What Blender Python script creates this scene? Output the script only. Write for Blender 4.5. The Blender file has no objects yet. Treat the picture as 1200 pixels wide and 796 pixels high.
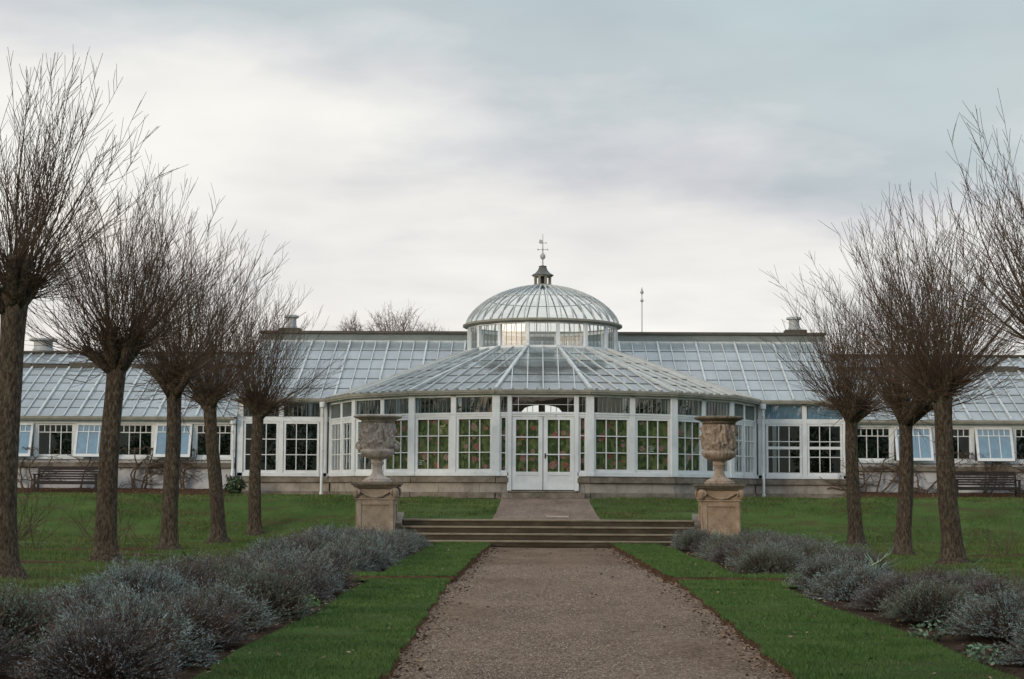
import bpy, bmesh, math, random
import numpy as np
from mathutils import Vector, Matrix, noise as mnoise
R = math.radians
random.seed(7); rng = np.random.default_rng(7)
sc = bpy.context.scene
col = sc.collection

# ------------------------------------------------------------------ materials
def newmat(name):
    m = bpy.data.materials.new(name); m.use_nodes = True
    nt = m.node_tree; nt.nodes.clear()
    out = nt.nodes.new('ShaderNodeOutputMaterial')
    return m, nt, out
def N(nt, t, **kw):
    n = nt.nodes.new(t)
    for k, v in kw.items():
        if k in n.inputs.keys(): n.inputs[k].default_value = v
        else: setattr(n, k, v)
    return n
def ramp(nt, src, stops):
    r = nt.nodes.new('ShaderNodeValToRGB'); cr = r.color_ramp
    while len(cr.elements) < len(stops): cr.elements.new(.5)
    for e, (p, c) in zip(cr.elements, stops):
        e.position = p; e.color = (c[0], c[1], c[2], 1)
    nt.links.new(src, r.inputs[0]); return r.outputs[0]
def mixc(nt, fac, a, b, mode='MIX'):
    m = nt.nodes.new('ShaderNodeMix'); m.data_type = 'RGBA'; m.blend_type = mode
    for s, i in ((fac, 0), (a, 6), (b, 7)):
        if hasattr(s, 'links'): nt.links.new(s, m.inputs[i])
        elif i == 0: m.inputs[0].default_value = s
        else: m.inputs[i].default_value = (*s, 1)
    return m.outputs[2]
def mth(nt, op, a, b=None, c=None, clamp=False):
    m = nt.nodes.new('ShaderNodeMath'); m.operation = op; m.use_clamp = clamp
    for i, s in enumerate((a, b, c)):
        if s is None: continue
        if hasattr(s, 'links'): nt.links.new(s, m.inputs[i])
        else: m.inputs[i].default_value = s
    return m.outputs[0]
def objco(nt, scale=(1, 1, 1)):
    t = nt.nodes.new('ShaderNodeTexCoord'); mp = nt.nodes.new('ShaderNodeMapping')
    mp.inputs['Scale'].default_value = scale
    nt.links.new(t.outputs['Object'], mp.inputs['Vector']); return mp.outputs[0]
def noise(nt, co, scale, detail=5, rough=.6):
    n = N(nt, 'ShaderNodeTexNoise', Scale=scale, Detail=detail, Roughness=rough)
    nt.links.new(co, n.inputs['Vector']); return n.outputs[0]
def bumpn(nt, h, strength, dist):
    b = N(nt, 'ShaderNodeBump', Strength=strength, Distance=dist)
    nt.links.new(h, b.inputs['Height']); return b.outputs[0]

def rough_mat(name, stops, scale=3, rough=.85, bump=.4, bdist=.02, bscale=20, stretch=(1, 1, 1), spec=.25, stain=None, island=0, metallic=0):
    """noise-coloured weathered surface"""
    m, nt, out = newmat(name)
    co = objco(nt, stretch)
    c = ramp(nt, noise(nt, co, scale, 8, .65), stops)
    if stain:
        f = ramp(nt, noise(nt, objco(nt, stain[2]), stain[1], 6, .7), [(stain[3], (0, 0, 0)), (stain[3]+.15, (1, 1, 1))])
        c = mixc(nt, f, c, stain[0])
    if island:
        g = nt.nodes.new('ShaderNodeNewGeometry')
        k = mth(nt, 'MULTIPLY_ADD', g.outputs['Random Per Island'], island, 1-island/2)
        hs = nt.nodes.new('ShaderNodeHueSaturation'); nt.links.new(c, hs.inputs['Color']); nt.links.new(k, hs.inputs['Value']); c = hs.outputs[0]
    p = N(nt, 'ShaderNodeBsdfPrincipled', Roughness=rough, Metallic=metallic)
    p.inputs['Specular IOR Level'].default_value = spec
    nt.links.new(c, p.inputs['Base Color'])
    if bump: nt.links.new(bumpn(nt, noise(nt, co, bscale, 6, .6), bump, bdist), p.inputs['Normal'])
    nt.links.new(p.outputs[0], out.inputs[0])
    return m

def glass_mat(name, tint=(.82, .87, .86), refl=1.0, dirt=0.0, dirtcol=(.4, .43, .43), transl=.5, rough=.03, ior=1.5, dscale=1.2, wob=.12):
    """thin pane: see-through + sky reflection + some lime-wash / dirt"""
    m, nt, out = newmat(name)
    tr = N(nt, 'ShaderNodeBsdfTransparent'); tr.inputs[0].default_value = (*tint, 1)
    base = tr.outputs[0]
    if dirt > 0:
        co = objco(nt, (1, 1, 1))
        dcol = ramp(nt, noise(nt, co, dscale*.6, 6, .7), [(.3, tuple(v*.82 for v in dirtcol)), (.7, tuple(min(1, v*1.12) for v in dirtcol))])
        df = nt.nodes.new('ShaderNodeBsdfDiffuse'); nt.links.new(dcol, df.inputs[0])
        tl = nt.nodes.new('ShaderNodeBsdfTranslucent'); nt.links.new(dcol, tl.inputs[0])
        dm = N(nt, 'ShaderNodeMixShader'); dm.inputs[0].default_value = transl
        nt.links.new(df.outputs[0], dm.inputs[1]); nt.links.new(tl.outputs[0], dm.inputs[2])
        mx = nt.nodes.new('ShaderNodeMixShader')
        g = nt.nodes.new('ShaderNodeNewGeometry')
        f = mth(nt, 'ADD', mth(nt, 'MULTIPLY_ADD', noise(nt, co, dscale, 5, .6), .5, dirt-.25), mth(nt, 'MULTIPLY_ADD', g.outputs['Random Per Island'], .16, -.08), clamp=True)
        nt.links.new(f, mx.inputs[0]); nt.links.new(base, mx.inputs[1]); nt.links.new(dm.outputs[0], mx.inputs[2])
        base = mx.outputs[0]
    gl = N(nt, 'ShaderNodeBsdfGlossy', Roughness=rough); gl.inputs[0].default_value = (1, 1, 1, 1)
    ge = nt.nodes.new('ShaderNodeNewGeometry'); dt = nt.nodes.new('ShaderNodeVectorMath'); dt.operation = 'DOT_PRODUCT'
    nt.links.new(ge.outputs['Normal'], dt.inputs[0]); nt.links.new(ge.outputs['Incoming'], dt.inputs[1])
    f0 = ((ior-1)/(ior+1))**2
    schl = mth(nt, 'MULTIPLY_ADD', mth(nt, 'POWER', mth(nt, 'SUBTRACT', 1.0, mth(nt, 'ABSOLUTE', dt.outputs['Value']), clamp=True), 5), 1-f0, f0)
    co2 = objco(nt)
    b = bumpn(nt, noise(nt, co2, 2.0, 2, .5), wob, .03)
    nt.links.new(b, gl.inputs['Normal'])
    f = mth(nt, 'MULTIPLY', schl, refl, clamp=True)
    mx = nt.nodes.new('ShaderNodeMixShader')
    nt.links.new(f, mx.inputs[0]); nt.links.new(base, mx.inputs[1]); nt.links.new(gl.outputs[0], mx.inputs[2])
    nt.links.new(mx.outputs[0], out.inputs[0])
    return m

M = {}
M['white'] = rough_mat('white_paint', [(.3, (.50, .55, .57)), (.55, (.63, .68, .70)), (.75, (.70, .74, .75))], 1.5, .55, .15, .004, 25, stain=((.34, .36, .35), 3.5, (1.5, 1.5, .5), .62))
M['whitebar'] = rough_mat('white_glazing_bar_paint', [(.3, (.52, .56, .58)), (.7, (.68, .72, .73))], 4, .55, .1, .003, 30)
M['roofbar'] = rough_mat('weathered_roof_bar', [(.3, (.33, .365, .37)), (.7, (.52, .56, .56))], 2.5, .6, .1, .003, 30)
M['lap'] = rough_mat('glass_lap_joint', [(.3, (.10, .12, .12)), (.7, (.17, .19, .19))], 4, .7, 0)
M['lead'] = rough_mat('grey_lead', [(.3, (.07, .075, .072)), (.7, (.13, .135, .13))], 3, .6, .2, .01, 12)
M['fascia'] = rough_mat('grey_green_fascia', [(.3, (.13, .16, .16)), (.7, (.21, .245, .24))], 1.2, .7, .1, .005, 20, stretch=(1, 1, 2))
M['gutter'] = rough_mat('gutter_olive_grey', [(.3, (.16, .16, .13)), (.7, (.27, .27, .23))], 2.5, .7, .2, .01, 15)
M['ridge'] = rough_mat('dark_ridge', [(.3, (.06, .06, .05)), (.7, (.10, .09, .075))], 2.5, .8, .2, .01, 15)
M['ledge'] = rough_mat('mossy_stone_ledge', [(.3, (.09, .075, .055)), (.55, (.19, .17, .14)), (.75, (.28, .26, .22))], 2.2, .9, .5, .02, 18, stain=((.055, .06, .03), 1.6, (1, 1, 1), .56))
M['wallwhite'] = rough_mat('lime_washed_wall', [(.3, (.36, .37, .39)), (.7, (.50, .515, .53))], 1.2, .9, .3, .01, 12, stain=((.22, .22, .20), 2.2, (1, 1, .7), .6))
M['inner'] = rough_mat('inner_wall', [(.3, (.20, .19, .17)), (.7, (.30, .29, .27))], .8, .9, .1, .01, 10)
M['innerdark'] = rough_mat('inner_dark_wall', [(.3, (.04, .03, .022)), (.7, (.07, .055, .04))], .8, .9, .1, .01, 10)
M['floor'] = rough_mat('inner_floor', [(.3, (.10, .09, .08)), (.7, (.16, .15, .13))], 1.5, .8, .1, .01, 10)
M['iron'] = rough_mat('dark_iron', [(.3, (.03, .03, .03)), (.7, (.07, .065, .06))], 6, .5, .1, .003, 30)
M['zinc'] = rough_mat('galvanised_cowl', [(.3, (.28, .31, .33)), (.7, (.42, .45, .46))], 3, .5, .1, .005, 20)
M['urn'] = rough_mat('weathered_urn_stone', [(.3, (.21, .185, .16)), (.5, (.38, .34, .30)), (.72, (.49, .45, .40))], 6, .9, .7, .012, 38, stain=((.10, .085, .065), 4, (1, 1, 1), .63))
M['urn2'] = rough_mat('buff_urn_stone', [(.3, (.17, .13, .095)), (.5, (.34, .275, .215)), (.72, (.45, .38, .31))], 6, .9, .6, .012, 38, stain=((.13, .10, .06), 4, (1, 1, 1), .63))
M['ped'] = rough_mat('lichened_pedestal_stone', [(.3, (.19, .155, .115)), (.5, (.29, .24, .18)), (.72, (.38, .32, .25))], 3.5, .92, .6, .012, 45, stain=((.29, .20, .11), 2.0, (1, 1, 1), .60))
M['ped2'] = rough_mat('ochre_pedestal_stone', [(.3, (.21, .155, .10)), (.5, (.34, .255, .175)), (.72, (.44, .345, .25))], 3.5, .92, .6, .012, 45, stain=((.35, .22, .11), 2.0, (1, 1, 1), .57))
M['cap'] = rough_mat('dark_lichen_cap', [(.3, (.07, .06, .045)), (.55, (.16, .135, .10)), (.75, (.26, .23, .18))], 5, .95, .6, .015, 30)
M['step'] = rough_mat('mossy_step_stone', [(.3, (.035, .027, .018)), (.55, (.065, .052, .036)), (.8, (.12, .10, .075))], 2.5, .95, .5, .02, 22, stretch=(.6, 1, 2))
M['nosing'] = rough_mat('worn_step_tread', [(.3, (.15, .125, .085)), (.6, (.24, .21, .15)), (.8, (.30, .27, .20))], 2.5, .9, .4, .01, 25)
M['slab'] = rough_mat('pale_slab', [(.3, (.32, .29, .24)), (.7, (.45, .42, .36))], 4, .9, .3, .01, 25)
M['bench'] = rough_mat('dark_bench_timber', [(.3, (.014, .011, .011)), (.7, (.032, .027, .027))], 4, .65, .3, .004, 20, stretch=(.3, 3, 3))
M['bark'] = rough_mat('furrowed_bark', [(.34, (.018, .0135, .009)), (.5, (.056, .043, .030)), (.66, (.125, .10, .074))], 17, .95, 1.0, .06, 16, stretch=(1.4, 1.4, .5), stain=((.10, .10, .065), 9, (1, 1, .7), .56))
M['twig'] = rough_mat('brown_twig', [(.3, (.055, .037, .025)), (.7, (.105, .073, .050))], 1.5, .85, 0)
M['fartwig'] = rough_mat('far_twig', [(.3, (.10, .075, .065)), (.7, (.17, .13, .115))], 1.5, .85, 0)
M['vine'] = rough_mat('vine_bark', [(.3, (.05, .037, .027)), (.7, (.13, .105, .08))], 6, .9, .4, .01, 20)
M['soil'] = rough_mat('bed_soil', [(.3, (.022, .014, .009)), (.55, (.045, .030, .020)), (.75, (.085, .062, .045))], 6, 1, 1, .05, 22, spec=.05)
M['litter'] = rough_mat('leaf_littered_soil', [(.3, (.04, .022, .013)), (.55, (.085, .047, .028)), (.75, (.15, .09, .055))], 9, 1, 1, .04, 24, spec=.05)
M['leafdead'] = rough_mat('fallen_leaf', [(.3, (.095, .056, .034)), (.7, (.23, .155, .10))], 3, .8, 0, island=1.2)
M['lavleaf'] = rough_mat('lavender_leaf', [(.3, (.115, .145, .135)), (.5, (.185, .215, .21)), (.7, (.27, .31, .315))], 2.6, .85, 0, island=.7)
M['lavstem'] = rough_mat('lavender_stem', [(.3, (.055, .038, .026)), (.6, (.105, .078, .062)), (.8, (.16, .125, .11))], 4, .9, 0, island=.6)
M['irisleaf'] = rough_mat('sword_leaf', [(.3, (.07, .13, .07)), (.7, (.15, .22, .15))], 3, .6, 0, island=.5)
M['strawleaf'] = rough_mat('straw_leaf', [(.3, (.30, .26, .15)), (.7, (.42, .37, .24))], 3, .7, 0)
M['greenleaf'] = rough_mat('green_leaf', [(.3, (.05, .11, .035)), (.7, (.14, .24, .085))], 4, .6, 0, island=.7)
M['darkleaf'] = rough_mat('dark_evergreen_leaf', [(.3, (.018, .035, .014)), (.7, (.05, .085, .035))], 4, .45, 0, island=.8, spec=.4)
M['grass'] = rough_mat('grass_blade', [(.30, (.046, .082, .021)), (.5, (.078, .130, .034)), (.7, (.140, .172, .060))], 1.1, .75, 0, island=1.0, spec=.15, stain=((.135, .115, .052), 1.0, (.6, 1.5, 1), .50))

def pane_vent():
    return glass_mat('blue_tinted_pane', (.5, .62, .7), 2.5, .80, (.20, .39, .55), .4, .03, dscale=3.5)  # bluish diffuse layer mixed over the clear pane, mottled
M['glass'] = glass_mat('window_glass', (.80, .85, .84), 1.2)
M['glassroof'] = glass_mat('dusty_roof_glass', (.70, .76, .76), 1.0, .78, (.41, .47, .50), .30, .12, dscale=.9)
M['glassrot'] = glass_mat('rotunda_roof_glass', (.66, .73, .72), 1.1, .42, (.46, .51, .52), .35, .08, dscale=.8)
M['glassdome'] = glass_mat('dome_glass', (.95, .97, .965), 1.0, .10, (.6, .64, .64), .7, .05, dscale=1.2)
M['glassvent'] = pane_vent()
M['glassdrum'] = glass_mat('drum_glass', (.93, .95, .94), 1.5, rough=.22, wob=.03)

def lawn_mat():
    m, nt, out = newmat('lawn_turf')
    co = objco(nt)
    a = noise(nt, co, .55, 6, .65); b = noise(nt, co, 14, 5, .7)
    f = mth(nt, 'ADD', mth(nt, 'MULTIPLY', a, .55), mth(nt, 'MULTIPLY', b, .45))
    c = ramp(nt, f, [(.32, (.040, .066, .018)), (.5, (.060, .110, .026)), (.62, (.095, .140, .040)), (.75, (.13, .135, .06))])
    w = noise(nt, objco(nt, (.7, 2.4, 1)), .8, 7, .7)
    c = mixc(nt, ramp(nt, w, [(.48, (0, 0, 0)), (.60, (.8, .8, .8))]), c, (.075, .060, .028))
    p = N(nt, 'ShaderNodeBsdfPrincipled', Roughness=.95); p.inputs['Specular IOR Level'].default_value = .08
    nt.links.new(c, p.inputs['Base Color'])
    nt.links.new(bumpn(nt, noise(nt, co, 30, 6, .75), 1, .05), p.inputs['Normal'])
    nt.links.new(p.outputs[0], out.inputs[0]); return m
M['lawn'] = lawn_mat()

def gravel_mat(name, dark, mid, light, scale):
    m, nt, out = newmat(name)
    co = objco(nt)
    v = N(nt, 'ShaderNodeTexVoronoi', Scale=scale); nt.links.new(co, v.inputs['Vector'])
    sx = nt.nodes.new('ShaderNodeSeparateColor'); nt.links.new(v.outputs['Color'], sx.inputs[0])
    c = ramp(nt, sx.outputs[0], [(.0, dark), (.5, mid), (1, light)])
    big = ramp(nt, noise(nt, objco(nt, (1, .45, 1)), .9, 7, .65), [(.3, (.66, .62, .59)), (.7, (1.15, 1.12, 1.09))])
    c = mixc(nt, 1, c, big, 'MULTIPLY')
    mid2 = ramp(nt, noise(nt, co, 7, 6, .7), [(.3, (.58, .55, .52)), (.62, (1.12, 1.12, 1.12))])
    c = mixc(nt, .8, c, mid2, 'MULTIPLY')
    p = N(nt, 'ShaderNodeBsdfPrincipled', Roughness=.95); p.inputs['Specular IOR Level'].default_value = .1
    nt.links.new(c, p.inputs['Base Color'])
    h = mth(nt, 'ADD', mth(nt, 'MULTIPLY', v.outputs['Distance'], -.6), noise(nt, co, 9, 6, .7))
    nt.links.new(bumpn(nt, h, 1, .035), p.inputs['Normal'])
    nt.links.new(p.outputs[0], out.inputs[0]); return m
M['gravel'] = gravel_mat('path_gravel', (.110, .074, .050), (.200, .143, .104), (.30, .232, .178), 46)
M['gravel2'] = gravel_mat('upper_path_gravel', (.13, .095, .075), (.235, .18, .15), (.31, .25, .21), 30)
def pebble_mat():
    m, nt, out = newmat('pebble')
    g = nt.nodes.new('ShaderNodeNewGeometry')
    c = ramp(nt, g.outputs['Random Per Island'], [(0, (.08, .056, .040)), (.4, (.19, .14, .105)), (.85, (.26, .20, .155)), (1, (.38, .31, .25))])
    p = N(nt, 'ShaderNodeBsdfPrincipled', Roughness=.9); nt.links.new(c, p.inputs['Base Color'])
    nt.links.new(p.outputs[0], out.inputs[0]); return m
M['pebble'] = pebble_mat()

def block_mat():
    m, nt, out = newmat('coursed_plinth_stone')
    t = nt.nodes.new('ShaderNodeTexCoord')
    co = objco(nt)
    c = ramp(nt, noise(nt, co, 2.2, 8, .65), [(.3, (.20, .185, .16)), (.5, (.31, .29, .255)), (.72, (.39, .365, .325))])
    f = ramp(nt, noise(nt, objco(nt, (1, 1, .6)), 1.4, 6, .7), [(.56, (0, 0, 0)), (.75, (1, 1, 1))])
    c = mixc(nt, f, c, (.12, .11, .085))
    p = N(nt, 'ShaderNodeBsdfPrincipled', Roughness=.92); p.inputs['Specular IOR Level'].default_value = .2
    nt.links.new(c, p.inputs['Base Color'])
    nt.links.new(bumpn(nt, noise(nt, co, 30, 6, .6), .5, .012), p.inputs['Normal'])
    nt.links.new(p.outputs[0], out.inputs[0]); return m
M['block'] = block_mat()

def floral_mat():
    """printed panel: mottled leaves with round pink and red blossoms"""
    m, nt, out = newmat('flower_printed_panel')
    co = objco(nt)
    lf = N(nt, 'ShaderNodeTexVoronoi', Scale=11); nt.links.new(objco(nt, (1, 1, .6)), lf.inputs['Vector'])
    s = nt.nodes.new('ShaderNodeSeparateColor'); nt.links.new(lf.outputs['Color'], s.inputs[0])
    green = ramp(nt, s.outputs[0], [(0, (.045, .070, .026)), (.5, (.105, .140, .052)), (1, (.20, .215, .09))])
    def blossoms(prev, scale, rad, keep, off, cols):
        mp = nt.nodes.new('ShaderNodeMapping'); mp.inputs['Location'].default_value = off
        nt.links.new(co, mp.inputs[0])
        wob = N(nt, 'ShaderNodeTexNoise', Scale=14, Detail=2); nt.links.new(mp.outputs[0], wob.inputs['Vector'])
        v = N(nt, 'ShaderNodeTexVoronoi', Scale=scale, Randomness=.8); nt.links.new(mp.outputs[0], v.inputs['Vector'])
        q = nt.nodes.new('ShaderNodeSeparateColor'); nt.links.new(v.outputs['Color'], q.inputs[0])
        d = mth(nt, 'MULTIPLY_ADD', wob.outputs[0], .10, mth(nt, 'ADD', v.outputs['Distance'], -.05))
        inside = mth(nt, 'LESS_THAN', d, mth(nt, 'MULTIPLY_ADD', q.outputs[2], rad*.5, rad*.7))
        sel = mth(nt, 'LESS_THAN', q.outputs[0], keep)
        c = ramp(nt, q.outputs[1], cols)
        pet = N(nt, 'ShaderNodeTexVoronoi', Scale=scale*7); nt.links.new(mp.outputs[0], pet.inputs['Vector'])
        c = mixc(nt, mth(nt, 'MULTIPLY', pet.outputs['Distance'], .9, clamp=True), c, (.20, .05, .05))
        return mixc(nt, mth(nt, 'MULTIPLY', inside, sel), prev, c)
    cols = [(0, (.42, .15, .12)), (.35, (.50, .20, .17)), (.55, (.48, .30, .27)), (.85, (.48, .41, .34)), (1, (.50, .20, .21))]
    c = blossoms(green, 3.1, .33, .68, (3.3, 1.1, 2.7), cols)
    c = blossoms(c, 4.0, .28, .42, (7.9, 5.1, .4), cols)
    p = N(nt, 'ShaderNodeBsdfPrincipled', Roughness=.7); p.inputs['Specular IOR Level'].default_value = .2
    nt.links.new(c, p.inputs['Base Color']); nt.links.new(p.outputs[0], out.inputs[0]); return m
M['floral'] = floral_mat()

# ------------------------------------------------------------------ mesh builder
class MB:
    def __init__(s): s.v = []; s.f = []; s.m = []; s.X = None
    def add(s, vs, fs, m=0):
        o = len(s.v)
        if s.X is not None: vs = [s.X @ Vector(p) for p in vs]
        s.v.extend([tuple(p) for p in vs]); s.f.extend([tuple(i+o for i in f) for f in fs]); s.m.extend([m]*len(fs))
    def box(s, x0, x1, y0, y1, z0, z1, m=0):
        s.add([(x0,y0,z0),(x1,y0,z0),(x1,y1,z0),(x0,y1,z0),(x0,y0,z1),(x1,y0,z1),(x1,y1,z1),(x0,y1,z1)],
              [(3,2,1,0),(4,5,6,7),(0,1,5,4),(1,2,6,5),(2,3,7,6),(3,0,4,7)], m)
    def bar(s, p, q, w, h, m=0, up=(0, 0, 1)):
        p = Vector(p); q = Vector(q); d = (q-p).normalized(); u = Vector(up); u = (u-d*u.dot(d))
        if u.length < 1e-5: u = Vector((1, 0, 0)); u = u-d*u.dot(d)
        u.normalize(); r = d.cross(u)
        a = r*(w/2); b = u*(h/2)
        s.add([p-a-b, p+a-b, p+a+b, p-a+b, q-a-b, q+a-b, q+a+b, q-a+b],
              [(3,2,1,0),(4,5,6,7),(0,1,5,4),(1,2,6,5),(2,3,7,6),(3,0,4,7)], m)
    def poly(s, pts, m=0): s.add(pts, [tuple(range(len(pts)))], m)
    def lathe(s, c, prof, n=24, m=0, a0=0, fn=None, cap=True):
        vs = []; fs = []
        for i, (r, z) in enumerate(prof):
            for k in range(n):
                a = a0+2*math.pi*k/n; rr = r
                if fn: rr = fn(r, z, a)
                vs.append((c[0]+rr*math.cos(a), c[1]+rr*math.sin(a), c[2]+z))
        for i in range(len(prof)-1):
            for k in range(n):
                k2 = (k+1) % n
                fs.append((i*n+k, i*n+k2, (i+1)*n+k2, (i+1)*n+k))
        if cap: fs.append(tuple(reversed(range(n)))); fs.append(tuple((len(prof)-1)*n+k for k in range(n)))
        s.add(vs, fs, m)
    def tube(s, pts, rad, n=5, m=0, cap=True):
        pts = [Vector(p) for p in pts]; vs = []; fs = []
        u = None
        for i, p in enumerate(pts):
            d = (pts[min(i+1, len(pts)-1)]-pts[max(i-1, 0)])
            d = d.normalized() if d.length > 1e-9 else Vector((0, 0, 1))
            if u is None:
                u = Vector((1, 0, 0)) if abs(d.x) < .8 else Vector((0, 1, 0))
            u = (u-d*u.dot(d)).normalized(); w = d.cross(u)
            r = rad[i] if hasattr(rad, '__len__') else rad
            for k in range(n):
                a = 2*math.pi*k/n
                vs.append(p+u*(r*math.cos(a))+w*(r*math.sin(a)))
        for i in range(len(pts)-1):
            for k in range(n):
                k2 = (k+1) % n
                fs.append((i*n+k, i*n+k2, (i+1)*n+k2, (i+1)*n+k))
        if cap:
            fs.append(tuple(reversed(range(n)))); fs.append(tuple((len(pts)-1)*n+k for k in range(n)))
        s.add(vs, fs, m)
    def build(s, name, mats, parent=None, off=(0, 0, 0), smooth=False, bevel=0):
        me = bpy.data.meshes.new(name)
        o3 = Vector(off)
        me.from_pydata([tuple(Vector(p)-o3) for p in s.v] if o3.length else s.v, [], s.f)
        if not isinstance(mats, (list, tuple)): mats = [mats]
        for mm in mats: me.materials.append(mm)
        if len(mats) > 1: me.polygons.foreach_set('material_index', s.m)
        if smooth: me.polygons.foreach_set('use_smooth', [True]*len(me.polygons))
        me.update()
        o = bpy.data.objects.new(name, me); col.objects.link(o)
        if parent: o.parent = parent
        if bevel:
            b = o.modifiers.new('bevel', 'BEVEL'); b.width = bevel; b.segments = 2; b.limit_method = 'ANGLE'
        return o
def npmesh(name, verts, faces, mats, midx=None, parent=None, smooth=False):
    """fast mesh from numpy arrays, faces (n,k)"""
    me = bpy.data.meshes.new(name); k = faces.shape[1]
    me.vertices.add(len(verts)); me.vertices.foreach_set('co', verts.astype(np.float32).ravel())
    me.loops.add(faces.size); me.loops.foreach_set('vertex_index', faces.astype(np.int32).ravel())
    me.polygons.add(len(faces)); me.polygons.foreach_set('loop_start', np.arange(0, faces.size, k, dtype=np.int32))
    if not isinstance(mats, (list, tuple)): mats = [mats]
    for mm in mats: me.materials.append(mm)
    if midx is not None: me.polygons.foreach_set('material_index', midx.astype(np.int32))
    if smooth: me.polygons.foreach_set('use_smooth', np.ones(len(faces), bool))
    me.update(calc_edges=True)
    o = bpy.data.objects.new(name, me); col.objects.link(o)
    if parent: o.parent = parent
    return o
def tag(o, label, cat, group=None, kind=None):
    if label: o['label'] = label
    if cat: o['category'] = cat
    if group: o['group'] = group
    if kind: o['kind'] = kind
    return o
def thing(name, label, cat, loc=(0, 0, 0), rz=0, group=None):
    o = bpy.data.objects.new(name, None); col.objects.link(o)
    o.empty_display_size = .3
    o.location = loc; o.rotation_euler = (0, 0, rz)
    return tag(o, label, cat, group)
def dup(root, loc, rz, label, group=None, scale=None):
    r = root.copy(); col.objects.link(r); r.location = loc; r.rotation_euler = (0, 0, rz); r['label'] = label
    if group: r['group'] = group
    if scale: r.scale = scale
    for ch in list(root.children):
        c = ch.copy(); col.objects.link(c); c.parent = r
        for g in ch.children:
            d = g.copy(); col.objects.link(d); d.parent = c
    return r
def struct(o): o['kind'] = 'structure'; return o

# ------------------------------------------------------------------ terrain
def sst(a, b, x):
    t = np.clip((x-a)/(b-a), 0, 1); return t*t*(3-2*t)
CX = .35
def ground_z(x, y):
    x = np.asarray(x, float); y = np.asarray(y, float)
    u = np.abs(x-CX)
    ter = .69*sst(46.6, 46.78, y)+.55*np.clip((y-46.8)/8.4, 0, 1)
    out = 1.27*sst(51.6, 57.2, y)
    w = sst(4.2, 6.6, u)
    z = ter*(1-w)+out*w
    bump = (.045*np.sin(x*.9+1.3*np.sin(y*.6))*np.sin(y*.8+x*.35)+.022*np.sin(x*2.9+y*1.1)*np.sin(y*3.1-x*.8))*np.clip((u-4)/3, 0, 1)*np.clip((59-y)/3, 0, 1)
    return z+bump
PL_Y = [-60, 13.6, 20, 27.9, 28.25, 34, 40, 45.6]
PL_L = [-1.19, -1.19, -1.28, -1.40, -1.33, -1.30, -1.26, -1.18]
PL_R = [2.05, 2.05, 2.20, 2.34, 2.24, 2.18, 2.12, 2.06]
def pathL(y): return np.interp(y, PL_Y, PL_L)+.022*np.sin(np.asarray(y)*2.3)+.015*np.sin(np.asarray(y)*5.1)
def pathR(y): return np.interp(y, PL_Y, PL_R)+.022*np.sin(np.asarray(y)*2.7+1)+.015*np.sin(np.asarray(y)*4.7)
def bedLi(y): return -2.62+.05*np.sin(np.asarray(y)*.7)
def bedLo(y): return -5.7+.12*np.sin(np.asarray(y)*.5)
def bedRi(y): return np.interp(y, [12, 27, 29, 45], [3.86, 3.70, 3.45, 3.30])+.05*np.sin(np.asarray(y)*.8)
def bedRo(y): return 6.7+.12*np.sin(np.asarray(y)*.5+2)
def lawnz(y): return np.where(np.asarray(y) < 28.02, .055, .105)
def strip(ys, xl, xr, nc, zf, V, F):
    o = len(V); ys = np.asarray(ys, float)
    for y in ys:
        a, b = float(xl(y)), float(xr(y))
        for k in range(nc+1):
            x = a+(b-a)*k/nc
            V.append((x, y, float(zf(x, y))))
    n = nc+1
    for i in range(len(ys)-1):
        for k in range(nc):
            F.append((o+i*n+k, o+i*n+k+1, o+(i+1)*n+k+1, o+(i+1)*n+k))
V = []; F = []
strip(np.arange(-60, 45.7, .35), lambda y: pathL(y)-.12, lambda y: pathR(y)+.12, 16,
      lambda x, y: .012*math.sin(x*1.7+y*.3)*math.sin(y*.5), V, F)
o = npmesh('gravel_path', np.array(V), np.array(F), M['gravel'], smooth=True); struct(o)
V = []; F = []
near = list(np.arange(-60, 12, 3.0))+list(np.arange(12, 28.0, .3))+[28.0]
far = list(np.arange(28.06, 45.3, .3))+[45.46]
n1 = lambda x, y: float(lawnz(y))+.01*math.sin(x*3+y)*math.sin(y*1.7)
for ys in (near, far):
    strip(ys, bedLi, pathL, 6, n1, V, F); strip(ys, pathR, bedRi, 6, n1, V, F)
strip([27.6, 28.0], bedLo, bedLi, 8, n1, V, F); strip([28.06, 29.3], bedLo, bedLi, 8, n1, V, F)
strip([26.3, 28.0], bedRi, bedRo, 8, n1, V, F); strip([28.06, 29.2], bedRi, bedRo, 8, n1, V, F)
outz = lambda x, y: float(ground_z(x, y))+.03
ys = list(np.arange(-60, 12, 3.0))+list(np.arange(12, 46.6, .6))+[46.6]
for (a, b, nc) in ((-300, -60, 6), (-60, -20, 12)):
    strip(ys, lambda y, a=a: a, lambda y, b=b: b, nc, outz, V, F)
    strip(ys, lambda y, b=b: -b, lambda y, a=a: -a, nc, outz, V, F)
strip(ys, lambda y: -20, bedLo, 30, outz, V, F); strip(ys, bedRo, lambda y: 20, 30, outz, V, F)
strip([45.46, 46.6], lambda y: bedLo(y), lambda y: bedRo(y), 20, lambda x, y: .03, V, F)
ys = [46.6, 46.64, 46.68, 46.72, 46.78]+list(np.arange(46.95, 61.8, .25))+[62.0]
for a, b, nc in ((-300, -60, 6), (-60, -20, 12), (-20, 20, 160), (20, 60, 12), (60, 300, 6)):
    strip(ys, lambda y, a=a: a, lambda y, b=b: b, nc, lambda x, y: float(ground_z(x, y)), V, F)
o = npmesh('lawn', np.array(V), np.array(F), M['lawn'], smooth=True); struct(o)
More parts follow.
